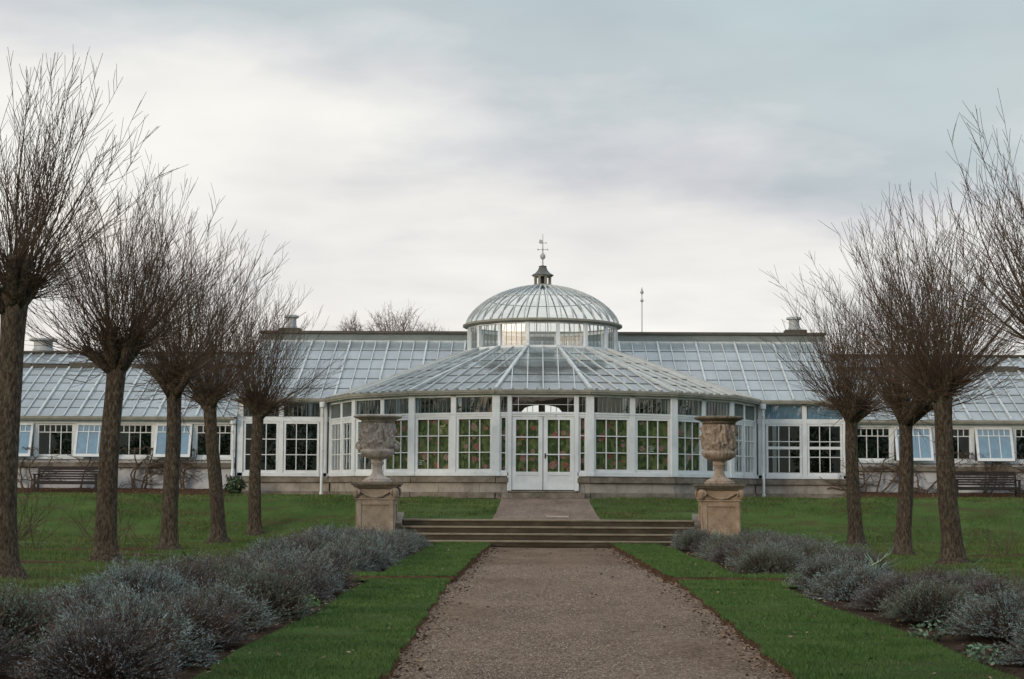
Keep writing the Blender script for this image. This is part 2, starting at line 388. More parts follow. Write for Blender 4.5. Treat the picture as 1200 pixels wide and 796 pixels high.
# cut soil edges of the lawn
V = []; F = []
def skirt(xs, ys, zt, zb, out):
    o = len(V)
    for x, y in zip(xs, ys):
        V.append((x, y, float(zt(y)))); V.append((x+out, y, zb))
    for i in range(len(ys)-1): F.append((o+2*i, o+2*i+1, o+2*i+3, o+2*i+2))
for ys in (near, far):
    ys = np.array(ys)
    skirt(pathL(ys), ys, lawnz, -.03, .05); skirt(pathR(ys), ys, lawnz, -.03, -.05)
    skirt(bedLi(ys), ys, lawnz, -.03, -.04); skirt(bedRi(ys), ys, lawnz, -.03, .04)
for x0, x1 in ((-5.7, -1.33), (2.24, 6.7)):
    xs = np.linspace(x0, x1, 30); o = len(V)
    for i, x in enumerate(xs):
        V.append((x, 28.06, .105)); V.append((x, 28.02-.05*(math.sin(i*1.3)+1), .045))
    for i in range(29): F.append((o+2*i, o+2*i+1, o+2*i+3, o+2*i+2))
o = npmesh('lawn_edge_soil', np.array(V), np.array(F), M['litter']); struct(o)
# beds
V = []; F = []
bz = lambda x, y: .03+.025*math.sin(x*4.1+y*1.3)*math.sin(y*3.1)+.02*math.sin(x*9+y*7)
for y0, y1, l, r in ((-20, 27.6, bedLo, bedLi), (29.3, 45.4, bedLo, bedLi), (-20, 26.3, bedRi, bedRo), (29.2, 45.4, bedRi, bedRo)):
    strip(np.linspace(y0, y1, int((y1-y0)/.18)), l, r, 20, bz, V, F)
o = npmesh('flower_bed', np.array(V), np.array(F), M['soil'], smooth=True); struct(o)
# small planted beds under the trees, soil strips in front of the wings
V = []; F = []
zg = lambda e: (lambda x, y: float(ground_z(x, y))+e)
for (cx, cy, rx, ry) in ((-11.6, 41.2, 3.6, .9), (-9.6, 38.5, 1.2, .4), (11.6, 40.5, 2.6, .8), (-10.6, 33.3, 1.6, .45)):
    o = len(V); n = 40
    V.append((cx, cy, float(ground_z(cx, cy))+.07))
    for k in range(n):
        a = 2*math.pi*k/n; q = 1+.12*math.sin(3*a+cx)+.08*math.sin(7*a)
        x, y = cx+rx*q*math.cos(a), cy+ry*q*math.sin(a); V.append((x, y, float(ground_z(x, y))+.034))
    for k in range(n): F.append((o, o+1+k, o+1+(k+1) % n, o))
tri = [f[:3] for f in F]
o = npmesh('tree_bed_soil', np.array(V), np.array(tri), M['litter']); struct(o)
V = []; F = []
for a, b in ((-60, -10.9), (11.4, 60)):
    strip([60.3, 60.6, 61.0, 61.5, 62.1], lambda y, a=a: a, lambda y, b=b: b, 120, lambda x, y: 1.285+.03*math.sin(x*5)*math.sin(y*9)+.03*(y > 60.5)+.20*max(0, y-60.5)/1.6, V, F)
o = npmesh('wall_bed_soil', np.array(V), np.array(F), M['litter']); struct(o)
V = []; F = []
for a, b in ((-10.9, -5.5), (5.9, 11.4)):
    strip([60.9, 61.4, 62.1], lambda y, a=a: a, lambda y, b=b: b, 8, lambda x, y: 1.278, V, F)
o = npmesh('wall_gravel_strip', np.array(V), np.array(F), M['gravel2']); struct(o)
# upper gravel path from the steps to the door: flared at both ends
V = []; F = []
def upw(y): return float(np.interp(y, [46.9, 47.6, 49, 51, 53, 54.6, 55.2, 55.75], [1.50, 1.47, 1.44, 1.42, 1.40, 1.40, 1.55, 1.9]))
strip(list(np.linspace(46.9, 55.75, 40)), lambda y: .31-upw(y), lambda y: .31+upw(y), 8, lambda x, y: float(ground_z(x, y))+.012, V, F)
o = npmesh('upper_path', np.array(V), np.array(F), M['gravel2']); struct(o)
# gravel apron round the foot of the bay
BX, BY = .25, 63.74
V = []; F = []
ring = []
for k in range(33):
    a = R(-82+164*k/32)
    for rr in (7.9, 8.42+.04*math.sin(k*1.7)):
        V.append((BX+rr*math.sin(a), BY-rr*math.cos(a), 0))
V = [(x, y, float(ground_z(x, y))+.016) for x, y, z in V]
for k in range(32): F.append((2*k, 2*k+2, 2*k+3, 2*k+1))
o = npmesh('bay_apron', np.array(V), np.array(F), M['gravel2']); struct(o)
# far ground, down to the horizon
mb = MB(); mb.poly([(-900, -900, -.2), (900, -900, -.2), (900, 62, -.2), (-900, 62, -.2)])
mb.poly([(-900, 62, 1.2), (900, 62, 1.2), (900, 1500, 1.2), (-900, 1500, 1.2)])
struct(mb.build('ground', M['lawn']))

# ------------------------------------------------------------------ conservatory
B0 = Vector((BX, 62.2, 1.25))
bld = thing('conservatory', 'long white glasshouse with domed round centre and low side wings', 'greenhouse', B0)
def part(mb, name, mats, parent=None, **kw):
    """a part of the building, meshed in world space; sub-parts hang under their part (which sits at the building's origin)"""
    return mb.build(name, mats, parent or bld, off=B0, **kw)
SIDE = 3.08; APO = SIDE/2/math.tan(R(11.25))
def facet(k, apo=APO):
    th = R(22.5*k); n = Vector((math.sin(th), -math.cos(th), 0)); t = Vector((math.cos(th), math.sin(th), 0))
    c = Vector((BX, BY, 0))+n*apo
    return Matrix(((t.x, -n.x, 0, c.x), (t.y, -n.y, 0, c.y), (0, 0, 1, 0), (0, 0, 0, 1)))
def wingM(u): return Matrix.Translation((BX+u, 62.2, 0))

def window(X, x0, x1, z0, z1, xs, zs, fr=.07, bw=.03, pane='glass', screen=False, name='window', extra=None, depth=.07, thick=None, mat='whitebar'):
    f = MB(); f.X = X
    f.box(x0, x0+fr, 0, depth, z0, z1); f.box(x1-fr, x1, 0, depth, z0, z1)
    f.box(x0+fr, x1-fr, 0, depth, z0, z0+fr*1.25); f.box(x0+fr, x1-fr, 0, depth, z1-fr, z1)
    a0, a1, c0, c1 = x0+fr, x1-fr, z0+fr*1.25, z1-fr
    zc = [c0]+[c0+(c1-c0)*z for z in zs]+[c1]
    for i, z in enumerate(zs):
        w = thick.get(i, bw) if thick else bw
        f.box(a0, a1, .012, .058, c0+(c1-c0)*z-w/2, c0+(c1-c0)*z+w/2)
    for x in xs:
        xx = a0+(a1-a0)*x
        for j in range(len(zc)-1):
            f.box(xx-bw/2, xx+bw/2, .015, .055, zc[j]+bw*.5, zc[j+1]-bw*.5)
    if extra:  # half bars in the top row
        for x in extra:
            xx = a0+(a1-a0)*x; f.box(xx-bw/2, xx+bw/2, .015, .055, zc[-2]+bw*.5, zc[-1])
    w = part(f, name, M[mat])
    p = MB(); p.X = X
    xcs = [a0]+[a0+(a1-a0)*x for x in xs]+[a1]
    for i in range(len(xcs)-1):
        for j in range(len(zc)-1):
            t = random.uniform(-.003, .003); t2 = random.uniform(-.003, .003)
            p.poly([(xcs[i], .035+t, zc[j]), (xcs[i+1], .035-t, zc[j]), (xcs[i+1], .035-t2, zc[j+1]), (xcs[i], .035+t2, zc[j+1])])
    part(p, 'pane', M[pane], w)
    if screen:
        s = MB(); s.X = X; s.box(a0-.02, a1+.02, .10, .115, c0-.03, c1+.03); part(s, 'flower_screen', M['floral'], w)
    return w

# z levels
ZG, ZS, ZL0, ZL1, ZW0, ZW1, ZT0, ZT1, ZE = 1.25, 1.44, 1.76, 1.98, 2.10, 3.93, 4.06, 4.58, 4.72
# --- stone plinth, ledge, base course
def plinth_run(X, x0, x1, joints, m=0):
    pl = MB(); le = MB(); bs = MB()
    for Q in (pl, le, bs): Q.X = X
    pts = [x0]+joints+[x1]
    for a, b in zip(pts[:-1], pts[1:]): pl.box(a+.006, b-.006, .03, .40, ZS, ZL0)
    pl.box(x0, x1, .045, .38, ZS, ZL0-.01)
    le.box(x0, x1, -.07, .42, ZL0, ZL1-.05); le.box(x0, x1, -.03, .40, ZL1-.05, ZL1)
    n = max(2, int((x1-x0)/1.5))
    bs.box(x0, x1, -.10, .4, ZG-.4, ZS)
    part(pl, 'stone_plinth', M['block'], bevel=.008); part(le, 'stone_ledge', M['ledge'], bevel=.012); part(bs, 'base_course', M['ledge'], bevel=.015)
h = SIDE/2
for k in range(-3, 4):
    if k == 0:
        plinth_run(facet(0), -h+.003, -1.13, [-1.36]); plinth_run(facet(0), 1.13, h-.003, [1.36])
    else:
        plinth_run(facet(k), -h, h, [-.75+.2*(k % 2), .55+.2*(k % 3)])
plinth_run(wingM(0), -11.1, -7.75, [-9.9, -8.8]); plinth_run(wingM(0), 7.75, 11.1, [8.9, 10.0])
bs = MB(); bs.X = facet(0); bs.box(-1.35, 1.35, -.46, -.102, ZG-.3, ZS-.012); bs.box(-1.12, 1.12, -.10, .4, ZS, ZS+.06)
part(bs, 'door_step', M['ledge'], bevel=.015)

# --- bay posts
def post(X, x, w, z0, z1, y0=-.05, y1=.14, cap=True):
    q = MB(); q.X = X
    q.box(x-w/2, x+w/2, y0, y1, z0, z1)
    if cap:
        q.box(x-w/2-.02, x+w/2+.02, y0-.02, y1, z0-.001, z0+.10); q.box(x-w/2-.018, x+w/2+.018, y0-.018, y1, z1-.09, z1+.001)
    return part(q, 'post', M['white'], bevel=.006)
for k in range(-4, 4):     # corner posts between facets
    th = R(22.5*k+11.25); c = Vector((BX, BY, 0))+Vector((math.sin(th), -math.cos(th), 0))*(APO/math.cos(R(11.25)))
    X = Matrix(((math.cos(th), -math.sin(th), 0, c.x), (math.sin(th), math.cos(th), 0, c.y), (0, 0, 1, 0), (0, 0, 0, 1)))
    X = X.copy(); X[0][1], X[1][1] = -math.sin(th), math.cos(th)
    post(X, 0, .26, ZL1, ZE, -.04, .2)
def one(X, name, mat, *boxes):
    q = MB(); q.X = X
    for b in boxes: q.box(*b)
    return part(q, name, mat)
for k in range(-3, 4):
    X = facet(k)
    if k: one(X, 'sill_rail', M['white'], (-h+.05, h-.05, -.05, .13, ZL1-.001, ZW0))
    one(X, 'transom_rail', M['white'], (-h+.05, h-.05, -.02, .13, ZW1, ZT0), (-h+.05, h-.05, -.045, -.02, ZT0-.05, ZT0))
    one(X, 'head_rail', M['white'], (-h+.03, h-.03, -.03, .14, ZT1, ZE+.02))
    if k == 0:
        for s in (-1, 1): one(X, 'sill_rail', M['white'], (min(s*1.13, s*(h-.05)), max(s*1.13, s*(h-.05)), -.05, .13, ZL1-.001, ZW0))
bars8 = [i/8 for i in range(1, 8)]
for k in range(-3, 4):
    X = facet(k)
    if k:
        post(X, 0, .19, ZW0, ZE, -.03, .13, False)
        for a, b in ((-h+.13, -.10), (.10, h-.13)):
            inner = (a > 0) == (k < 0)
            scr = abs(k) == 1 or (abs(k) == 2 and inner)
            window(X, a, b, ZW0, ZW1, [1/3, 2/3], [1/3, 2/3], screen=scr, fr=.085)
            window(X, a, b, ZT0, ZT1, bars8, [], fr=.015, bw=.012, name='transom_window', mat='fascia')
    else:
        for s in (-1, 1):
            a, b = sorted((s*1.18, s*(h-.13)))
            window(X, a, b, ZW0, ZW1, [], [1/3, 2/3], screen=True, fr=.05)
            window(X, a, b, ZT0, ZT1, [.5], [.5], fr=.015, bw=.012, name='transom_window', mat='fascia')
            post(X, s*1.10, .14, ZS+.06, ZE, -.05, .13, False)
        window(X, -1.03, 1.03, ZT0, ZT1, [.1, .9], [.5], fr=.015, bw=.014, name='transom_window')
        # double door
        for s in (-1, 1):
            d = MB(); d.X = X
            a, b = sorted((s*.012, s*1.025)); z0, z1 = 1.53, 3.92; zg = 2.12
            st = .14
            d.box(a, a+st, 0, .06, z0, z1); d.box(b-st, b, 0, .06, z0, z1)
            d.box(a+st, b-st, 0, .06, z1-.10, z1); d.box(a+st, b-st, 0, .06, zg-.11, zg)
            d.box(a+st, b-st, 0, .06, z0, z0+.13); d.box(a+st, b-st, .015, .05, z0+.13, zg-.11)
            gw = (z1-.10-zg)
            for i in (1, 2): d.box(a+st, b-st, .01, .05, zg+gw*i/3-.02, zg+gw*i/3+.02)
            xm = (a+b)/2
            for i in range(3): d.box(xm-.02, xm+.02, .012, .048, zg+gw*i/3+(.02 if i else 0), zg+gw*(i+1)/3-(.02 if i < 2 else 0))
            dr = part(d, 'door', M['white'])
            p = MB(); p.X = X; p.poly([(a+st, .03, zg), (b-st, .03, zg), (b-st, .03, z1-.1), (a+st, .03, z1-.1)]); part(p, 'pane', M['glass'], dr)
            p = MB(); p.X = X; p.box(a+st-.03, b-st+.03, .08, .09, zg-.03, z1-.07); part(p, 'flower_screen', M['floral'], dr)
            if s == 1:
                p = MB(); p.X = X; p.box(.05, .10, -.012, 0, 2.55, 2.72); p.bar((.075, -.012, 2.65), (.075, -.05, 2.65), .02, .02); p.bar((.075, -.05, 2.65), (.155, -.05, 2.65), .02, .022)
                part(p, 'handle', M['iron'], dr)
# small notices stuck inside two of the bay windows: a few lines of white lettering
def notice(k, x, z, rows):
    q = MB(); q.X = facet(k)
    for i, (w, off) in enumerate(rows): q.box(x+off, x+off+w, .086, .092, z-i*.055, z-i*.055+.022)
    part(q, 'notice', M['whitebar'])
notice(-1, -1.36, 2.52, [(.05, 0), (.24, 0), (.16, .0), (.18, 0)])
notice(1, .62, 2.98, [(.14, 0), (.17, .03), (.12, .06), (.19, .02)])

# --- rotunda roof (faceted cone of glass), clipped against the wing roof
ZEV = 4.80; DR, DRZ = 2.78, 6.66
DAPO = DR*math.cos(R(11.25))
AE = APO+.12
slope = (DRZ-ZEV)/(AE-DAPO)
WS = (7.37-4.80)/(67.5-62.05)
def wing_z(y): return 4.80+(y-62.05)*WS
def cone_z(x, y):
    r = math.hypot(x-BX, y-BY); th = math.atan2(x-BX, -(y-BY)); k = round(th/R(22.5))
    d = r*math.cos(th-R(22.5)*k)
    return ZEV+(AE-d)*slope
def clip(poly, fn):
    out = []
    for i in range(len(poly)):
        p, q = poly[i], poly[(i+1) % len(poly)]; a, b = fn(p), fn(q)
        if a >= 0: out.append(p)
        if (a >= 0) != (b >= 0): out.append(p+(q-p)*(a/(a-b)))
    return out
above = lambda p: p.z-wing_z(p.y)
def pushbar(Q, p, q, w, hh, m=0):
    pts = clip([p, q, q+Vector((0, 0, 1e-4))], above) if False else None
    a, b = above(p), above(q)
    if a < 0 and b < 0: return
    if a < 0: p = q+(p-q)*(b/(b-a))
    if b < 0: q = p+(q-p)*(a/(a-b))
    if (p-q).length > .05: Q.bar(p, q, w, hh, m)
tan = math.tan(R(11.25))
for k in range(-4, 5):
    th = R(22.5*k); n = Vector((math.sin(th), -math.cos(th), 0)); t = Vector((math.cos(th), math.sin(th), 0)); C = Vector((BX, BY, 0))
    def P(u, v):  # u in -1..1 across, v 0..1 from drum to eaves
        d = DAPO+(AE-DAPO)*v
        return C+n*d+t*(d*tan*u)+Vector((0, 0, ZEV+(AE-d)*slope))
    nb = 6; rg = MB(); rb = MB(); rh = MB()
    # bars run parallel to the facet's fall line, so outer ones die into the hips
    ue = AE*tan; ud = DAPO*tan
    xs = [ue*(2*i/nb-1) for i in range(nb+1)]
    rows = 6
    for i in range(nb):
        xa, xb = xs[i], xs[i+1]
        for j in range(rows):
            d0 = DAPO+(AE-DAPO)*j/rows; d1 = DAPO+(AE-DAPO)*(j+1)/rows
            quad = [C+n*d0+t*xa, C+n*d0+t*xb, C+n*d1+t*xb, C+n*d1+t*xa]
            quad = [p+Vector((0, 0, ZEV+(AE-(p-C).dot(n))*slope)) for p in quad]
            for s in (1, -1): quad = clip(quad, lambda p, s=s: (p-C).dot(n)*tan-s*(p-C).dot(t)) if quad else quad
            if len(quad) > 2: quad = clip(quad, above)
            if len(quad) > 2: rg.poly([p+Vector((0, 0, random.uniform(-.002, .002))) for p in quad])
    for x in xs[1:-1]:
        d0 = max(DAPO, abs(x)/tan)
        p = C+n*d0+t*x+Vector((0, 0, ZEV+(AE-d0)*slope+.02)); q = C+n*AE+t*x+Vector((0, 0, ZEV+.02))
        pushbar(rb, p, q, .035, .05)
    for j in range(1, rows):
        p, q = P(-1, j/rows), P(1, j/rows); e = Vector((0, 0, .012)); pushbar(rb, p+e, q+e, .03, .012, 1)
    if k < 4:
        p, q = P(1, 0), P(1, 1); e = Vector((0, 0, .03)); pushbar(rh, p+e, q+e, .11, .09)
    rr = part(rg, 'rotunda_roof', M['glassrot']); part(rb, 'glazing_bars', [M['roofbar'], M['lap']], rr)
    if rh.v: part(rh, 'hip_bar', M['roofbar'], rr)
# eaves gutter with small brackets, along the bay
gt = MB()
for k in range(-3, 4):
    gt.X = facet(k, AE+.04); e = (AE+.04)*tan
    gt.box(-e, e, -.06, .10, ZEV-.14, ZEV-.03); gt.box(-e-.01, e+.01, -.085, -.06, ZEV-.08, ZEV+.0)
    for i in range(8):
        x = -e+2*e*(i+.5)/8; gt.box(x-.03, x+.03, -.07, .06, ZEV-.005, ZEV+.055)
part(gt, 'gutter', M['gutter'])

# --- drum with its windows
for nm, z0, z1, off in (('drum', DRZ-.12, DRZ+.05, .06), ('drum_head', 7.50, 7.60, .03)):
    dp = MB()
    for k in range(16):
        th = R(22.5*k); n = Vector((math.sin(th), -math.cos(th), 0)); t = Vector((math.cos(th), math.sin(th), 0))
        X = Matrix(((t.x, -n.x, 0, BX+n.x*DAPO), (t.y, -n.y, 0, BY+n.y*DAPO), (0, 0, 1, 0), (0, 0, 0, 1))); dp.X = X
        hh = (DAPO+off)*tan; dp.box(-hh, hh, -off, .06, z0, z1)
    if nm == 'drum': drum = part(dp, 'drum', M['white'])
    else: part(dp, nm, M['white'], drum)
for k in range(16):
    th = R(22.5*k+11.25); c = Vector((math.sin(th), -math.cos(th), 0))*DR
    q = MB(); q.bar((BX+c.x, BY+c.y, DRZ+.05), (BX+c.x, BY+c.y, 7.5), .12, .12, up=(math.cos(th), math.sin(th), 0)); part(q, 'drum_post', M['white'], drum)
for k in range(16):
    X = facet(k, DAPO); hh = DAPO*tan-.06
    f = MB(); f.X = X
    for i in range(1, 5): f.box(-hh+2*hh*i/5-.006, -hh+2*hh*i/5+.006, .0, .025, DRZ+.05, 7.5)
    p = MB(); p.X = X
    for i in range(5):
        a, b = -hh+2*hh*i/5, -hh+2*hh*(i+1)/5; tt = random.uniform(-.004, .004)
        p.poly([(a, .015+tt, DRZ+.05), (b, .015-tt, DRZ+.05), (b, .015-tt, 7.5), (a, .015+tt, 7.5)])
    f.v += [];
    part(f, 'drum_window', M['fascia'], drum); part(p, 'drum_pane', M['glassdrum'], drum)

# --- dome
DB, DH, RD = 7.62, 1.55, 2.86
def dome(r): q = max(0, 1-r*r); return DB+DH*(.72*math.sqrt(q)+.28*q)
rs = [1-(i/12)**1.7*(1-.11) if i else 1 for i in range(13)]
dg = MB(); db = MB(); dring = MB()
NR = 40
for k in range(NR):
    a0, a1 = 2*math.pi*(k+.5)/NR, 2*math.pi*(k+1.5)/NR
    pr = [(RD*r, dome(r)) for r in rs]
    for i in range(12):
        (r0, z0), (r1, z1) = pr[i], pr[i+1]
        dg.poly([(BX+r0*math.sin(a0), BY-r0*math.cos(a0), z0), (BX+r0*math.sin(a1), BY-r0*math.cos(a1), z0), (BX+r1*math.sin(a1), BY-r1*math.cos(a1), z1), (BX+r1*math.sin(a0), BY-r1*math.cos(a0), z1)])
    for i in range(12):
        (r0, z0), (r1, z1) = pr[i], pr[i+1]
        a = 2*math.pi*k/NR+2*math.pi*.5/NR
        db.bar((BX+(r0+.01)*math.sin(a), BY-(r0+.01)*math.cos(a), z0), (BX+(r1+.01)*math.sin(a), BY-(r1+.01)*math.cos(a), z1+.005), .032, .055, up=(math.sin(a), -math.cos(a), .6))
    for rr_ in (.72,):
        z = dome(rr_)+.012; dring.bar((BX+RD*rr_*math.sin(a0), BY-RD*rr_*math.cos(a0), z), (BX+RD*rr_*math.sin(a1), BY-RD*rr_*math.cos(a1), z), .03, .025)
dm = part(dg, 'dome', M['glassdome'])
part(db, 'dome_rib', M['roofbar'], dm); part(dring, 'dome_ring', M['roofbar'], dm)
q = MB(); q.lathe((BX, BY, 0), [(2.74, 7.55), (2.90, 7.56), (2.99, 7.60), (2.99, 7.66), (2.90, 7.69), (2.80, 7.66), (2.74, 7.55)], 64, cap=False); part(q, 'dome_cornice', M['gutter'], dm, smooth=False)
# --- cupola, finial and weather vane
cu = MB(); zt = dome(.11)
cu.lathe((BX, BY, zt), [(.40, -.05), (.40, .04), (.36, .06)], 24)
for k in range(8):
    a = R(45*k+22.5); cu.bar((BX+.29*math.sin(a), BY-.29*math.cos(a), zt+.05), (BX+.29*math.sin(a), BY-.29*math.cos(a), zt+.36), .085, .085, up=(math.sin(a), -math.cos(a), 0))
cu.lathe((BX, BY, zt), [(.36, .35), (.36, .40)], 8)
cup = part(cu, 'cupola', M['gutter'])
q = MB(); q.lathe((BX, BY, zt), [(.17, .06), (.17, .35)], 8); part(q, 'louvre_core', M['iron'], cup)
q = MB(); q.lathe((BX, BY, zt), [(.42, .40), (.40, .43), (.28, .50), (.19, .60), (.14, .71), (.15, .73), (.15, .76), (.05, .79)], 16); part(q, 'cupola_roof', M['lead'], cup)
q = MB()
q.tube([(BX, BY, zt+.78), (BX, BY, 11.15)], [.028, .010], 6)
q.lathe((BX, BY, 10.30), [(.02, -.13), (.075, -.10), (.105, -.03), (.10, .04), (.05, .10), (.02, .14)], 12)
for a in (0, 90):
    c, s = math.cos(R(a)), math.sin(R(a)); q.bar((BX-.19*c, BY-.19*s, 10.55), (BX+.19*c, BY+.19*s, 10.55), .018, .018)
    for e in (-1, 1): q.box(BX+e*.18*c-.025, BX+e*.18*c+.025, BY+e*.18*s-.02, BY+e*.18*s+.02, 10.525, 10.575)
q.bar((BX-.13, BY, 10.80), (BX+.12, BY, 10.80), .02, .02)
q.add([(BX-.15, BY-.012, 10.80), (BX-.03, BY-.012, 10.76), (BX-.0, BY-.012, 10.90), (BX-.12, BY-.012, 10.94), (BX-.15, BY+.012, 10.80), (BX-.03, BY+.012, 10.76), (BX, BY+.012, 10.90), (BX-.12, BY+.012, 10.94)],
      [(0, 1, 2, 3), (7, 6, 5, 4), (0, 4, 5, 1), (1, 5, 6, 2), (2, 6, 7, 3), (3, 7, 4, 0)])
q.add([(BX+.11, BY-.01, 10.77), (BX+.17, BY, 10.80), (BX+.11, BY-.01, 10.83), (BX+.11, BY+.01, 10.77), (BX+.11, BY+.01, 10.83)], [(0, 1, 2), (3, 4, 1), (0, 3, 1), (2, 1, 4), (0, 2, 4, 3)])
part(q, 'weather_vane', M['zinc'])

# --- central wing roof (lean-to glass rising to the ridge)
def y_start(x):
    d = abs(x-BX)
    if d < DR-.02: return BY+math.sqrt(DR*DR-d*d)*.985
    if d > 7.9: return 62.05
    y = 62.05
    while y < 67.4 and wing_z(y) < cone_z(x, y): y += .01
    return y
wg = MB(); wb = MB(); wl = MB()
ns = 44; W0, W1 = BX-11.15, BX+11.15
xs = [W0+(W1-W0)*i/ns for i in range(ns+1)]
yr = [62.05+(67.5-62.05)*j/6 for j in range(7)]
for i in range(ns):
    a, b = xs[i], xs[i+1]; ya, yb = y_start(a), y_start(b)
    for j in range(6):
        y0, y1 = yr[j], yr[j+1]
        a0, b0 = max(y0, ya), max(y0, yb)
        if a0 >= y1 and b0 >= y1: continue
        a0 = min(a0, y1); b0 = min(b0, y1); e = random.uniform(-.002, .002)
        wg.poly([(a, a0, wing_z(a0)+e), (b, b0, wing_z(b0)+e), (b, y1, wing_z(y1)+e), (a, y1, wing_z(y1)+e)])
        if j and y0 > ya-.01 and y0 > yb-.01: wb.bar((a, y0, wing_z(y0)+.012), (b, y0, wing_z(y0)+.012), .03, .012, 1)
for i, x in enumerate(xs):
    y0 = y_start(x); big = i % 3 == 1
    if 67.5-y0 > .15: wb.bar((x, y0, wing_z(y0)+.03), (x, 67.5, wing_z(67.5)+.03), .065 if big else .034, .08 if big else .045)
w = part(wg, 'wing_roof', M['glassroof']); part(wb, 'glazing_bars', [M['roofbar'], M['lap']], w)
q = MB()
q.box(W0, W1, 67.46, 67.62, 7.28, 7.42, 0)                                   # pale head rail
q.box(W0-.02, W1+.02, 67.62, 68.3, 7.2, 7.70, 1)                              # grey fascia
q.box(W0-.10, W1+.10, 67.50, 68.42, 7.70, 7.80, 2)                            # dark coping
q.box(W0-.02, W1+.02, 67.3, 67.40, 7.16, 7.2, 2)
for s in (-1, 1):
    c = BX+s*10.1; q.box(c-.42, c+.42, 67.62, 68.3, 7.801, 7.93, 2)
part(q, 'ridge', [M['roofbar'], M['fascia'], M['ridge']])
def cowl(x, y, z, r=.25):
    q = MB(); q.lathe((x, y, z), [(r*.92, 0), (r*.92, .1), (r*.82, .12), (r*.82, .40), (r*1.22, .43), (r*1.22, .50), (r*.9, .53)], 20); part(q, 'vent_cowl', M['zinc'])
cowl(BX-10.05, 67.95, 7.93); cowl(BX+10.05, 67.95, 7.93)
# wing front: posts, rails, tall windows, gutter
for s in (-1, 1):
    a, b = sorted((s*7.8, s*11.1)); X = wingM(0)
    one(X, 'sill_rail', M['white'], (a, b, -.05, .13, ZL1-.001, ZW0)); one(X, 'transom_rail', M['white'], (a, b, -.02, .13, ZW1+.04, ZT0+.08)); one(X, 'head_rail', M['white'], (a, b, -.03, .14, ZT1+.06, 4.74))
for s in (-1, 1):
    for (a, b) in ((8.13, 9.43), (9.62, 10.90)):
        x0, x1 = sorted((s*a, s*b))
        if s < 0: window(wingM(0), x0, x1, ZW0, ZW1+.04, [1/3, 2/3], [1/3, 2/3], fr=.08)
        else: window(wingM(0), x0, x1, ZW0, ZW1+.04, [1/3, 2/3], [1/3, .53, 2/3], fr=.08, thick={1: .10})
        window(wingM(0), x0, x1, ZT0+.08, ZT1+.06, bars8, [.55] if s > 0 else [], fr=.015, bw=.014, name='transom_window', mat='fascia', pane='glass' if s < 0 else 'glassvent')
    post(wingM(0), s*7.97, .26, ZL1, 4.74, -.05, .16, False)
    post(wingM(0), s*9.525, .17, ZW0, 4.72, -.03, .13, False)
    post(wingM(0), s*11.02, .22, ZL1, 4.74, -.05, .16, False)
    q = MB(); a, b = sorted((BX+s*7.9, BX+s*11.2))
    q.box(a, b, 61.93, 62.08, 4.68, 4.79); q.box(a, b, 61.91, 61.935, 4.72, 4.81); part(q, 'gutter', M['gutter'])
    # glazed end wall above the low wing
    q = MB(); xx = BX+s*11.12
    q.poly([(xx, 62.1, 3.9), (xx, 68, 3.9), (xx, 68, 7.3), (xx, 67.5, 7.30), (xx, 62.1, 4.74)]); w = part(q, 'end_glazing', M['glassroof'])
    q = MB()
    q.bar((xx, 62.08, 4.78), (xx, 67.6, 7.38), .09, .12)
    for y in (63.2, 64.3, 65.4, 66.5): q.bar((xx, y, 4.2), (xx, y, wing_z(y)-.05), .05, .05)
    q.box(xx-.04, xx+.04, 67.4, 68.2, 4, 7.3); part(q, 'end_bar', M['white'], w)
# drain pipes
def pipe(x, y, ztop, bend=1):
    q = MB()
    q.lathe((x, y-.12, ztop-.30), [(.05, 0), (.11, .05), (.12, .22), (.09, .23)], 12)
    q.tube([(x, y-.12, ztop-.28), (x, y-.12, ztop-.5), (x, y-.06, ztop-.62), (x, y-.05, 2.25), (x, y-.08, 2.12), (x, y-.17, 1.98), (x, y-.19, 1.85), (x, y-.19, 1.33)], .05, 10)
    for z in (3.9, 2.9): q.lathe((x, y-.055, z), [(.055, 0), (.068, .01), (.068, .05), (.055, .06)], 12)
    q.lathe((x, y-.19, 1.28), [(.075, 0), (.075, .12), (.05, .13)], 12)
    part(q, 'drainpipe', M['white'], smooth=False)
for s in (-1, 1): pipe(BX+s*7.98, 62.0, 4.74); 
for s in (-1, 1): pipe(BX+s*11.25, 62.1, 4.12)

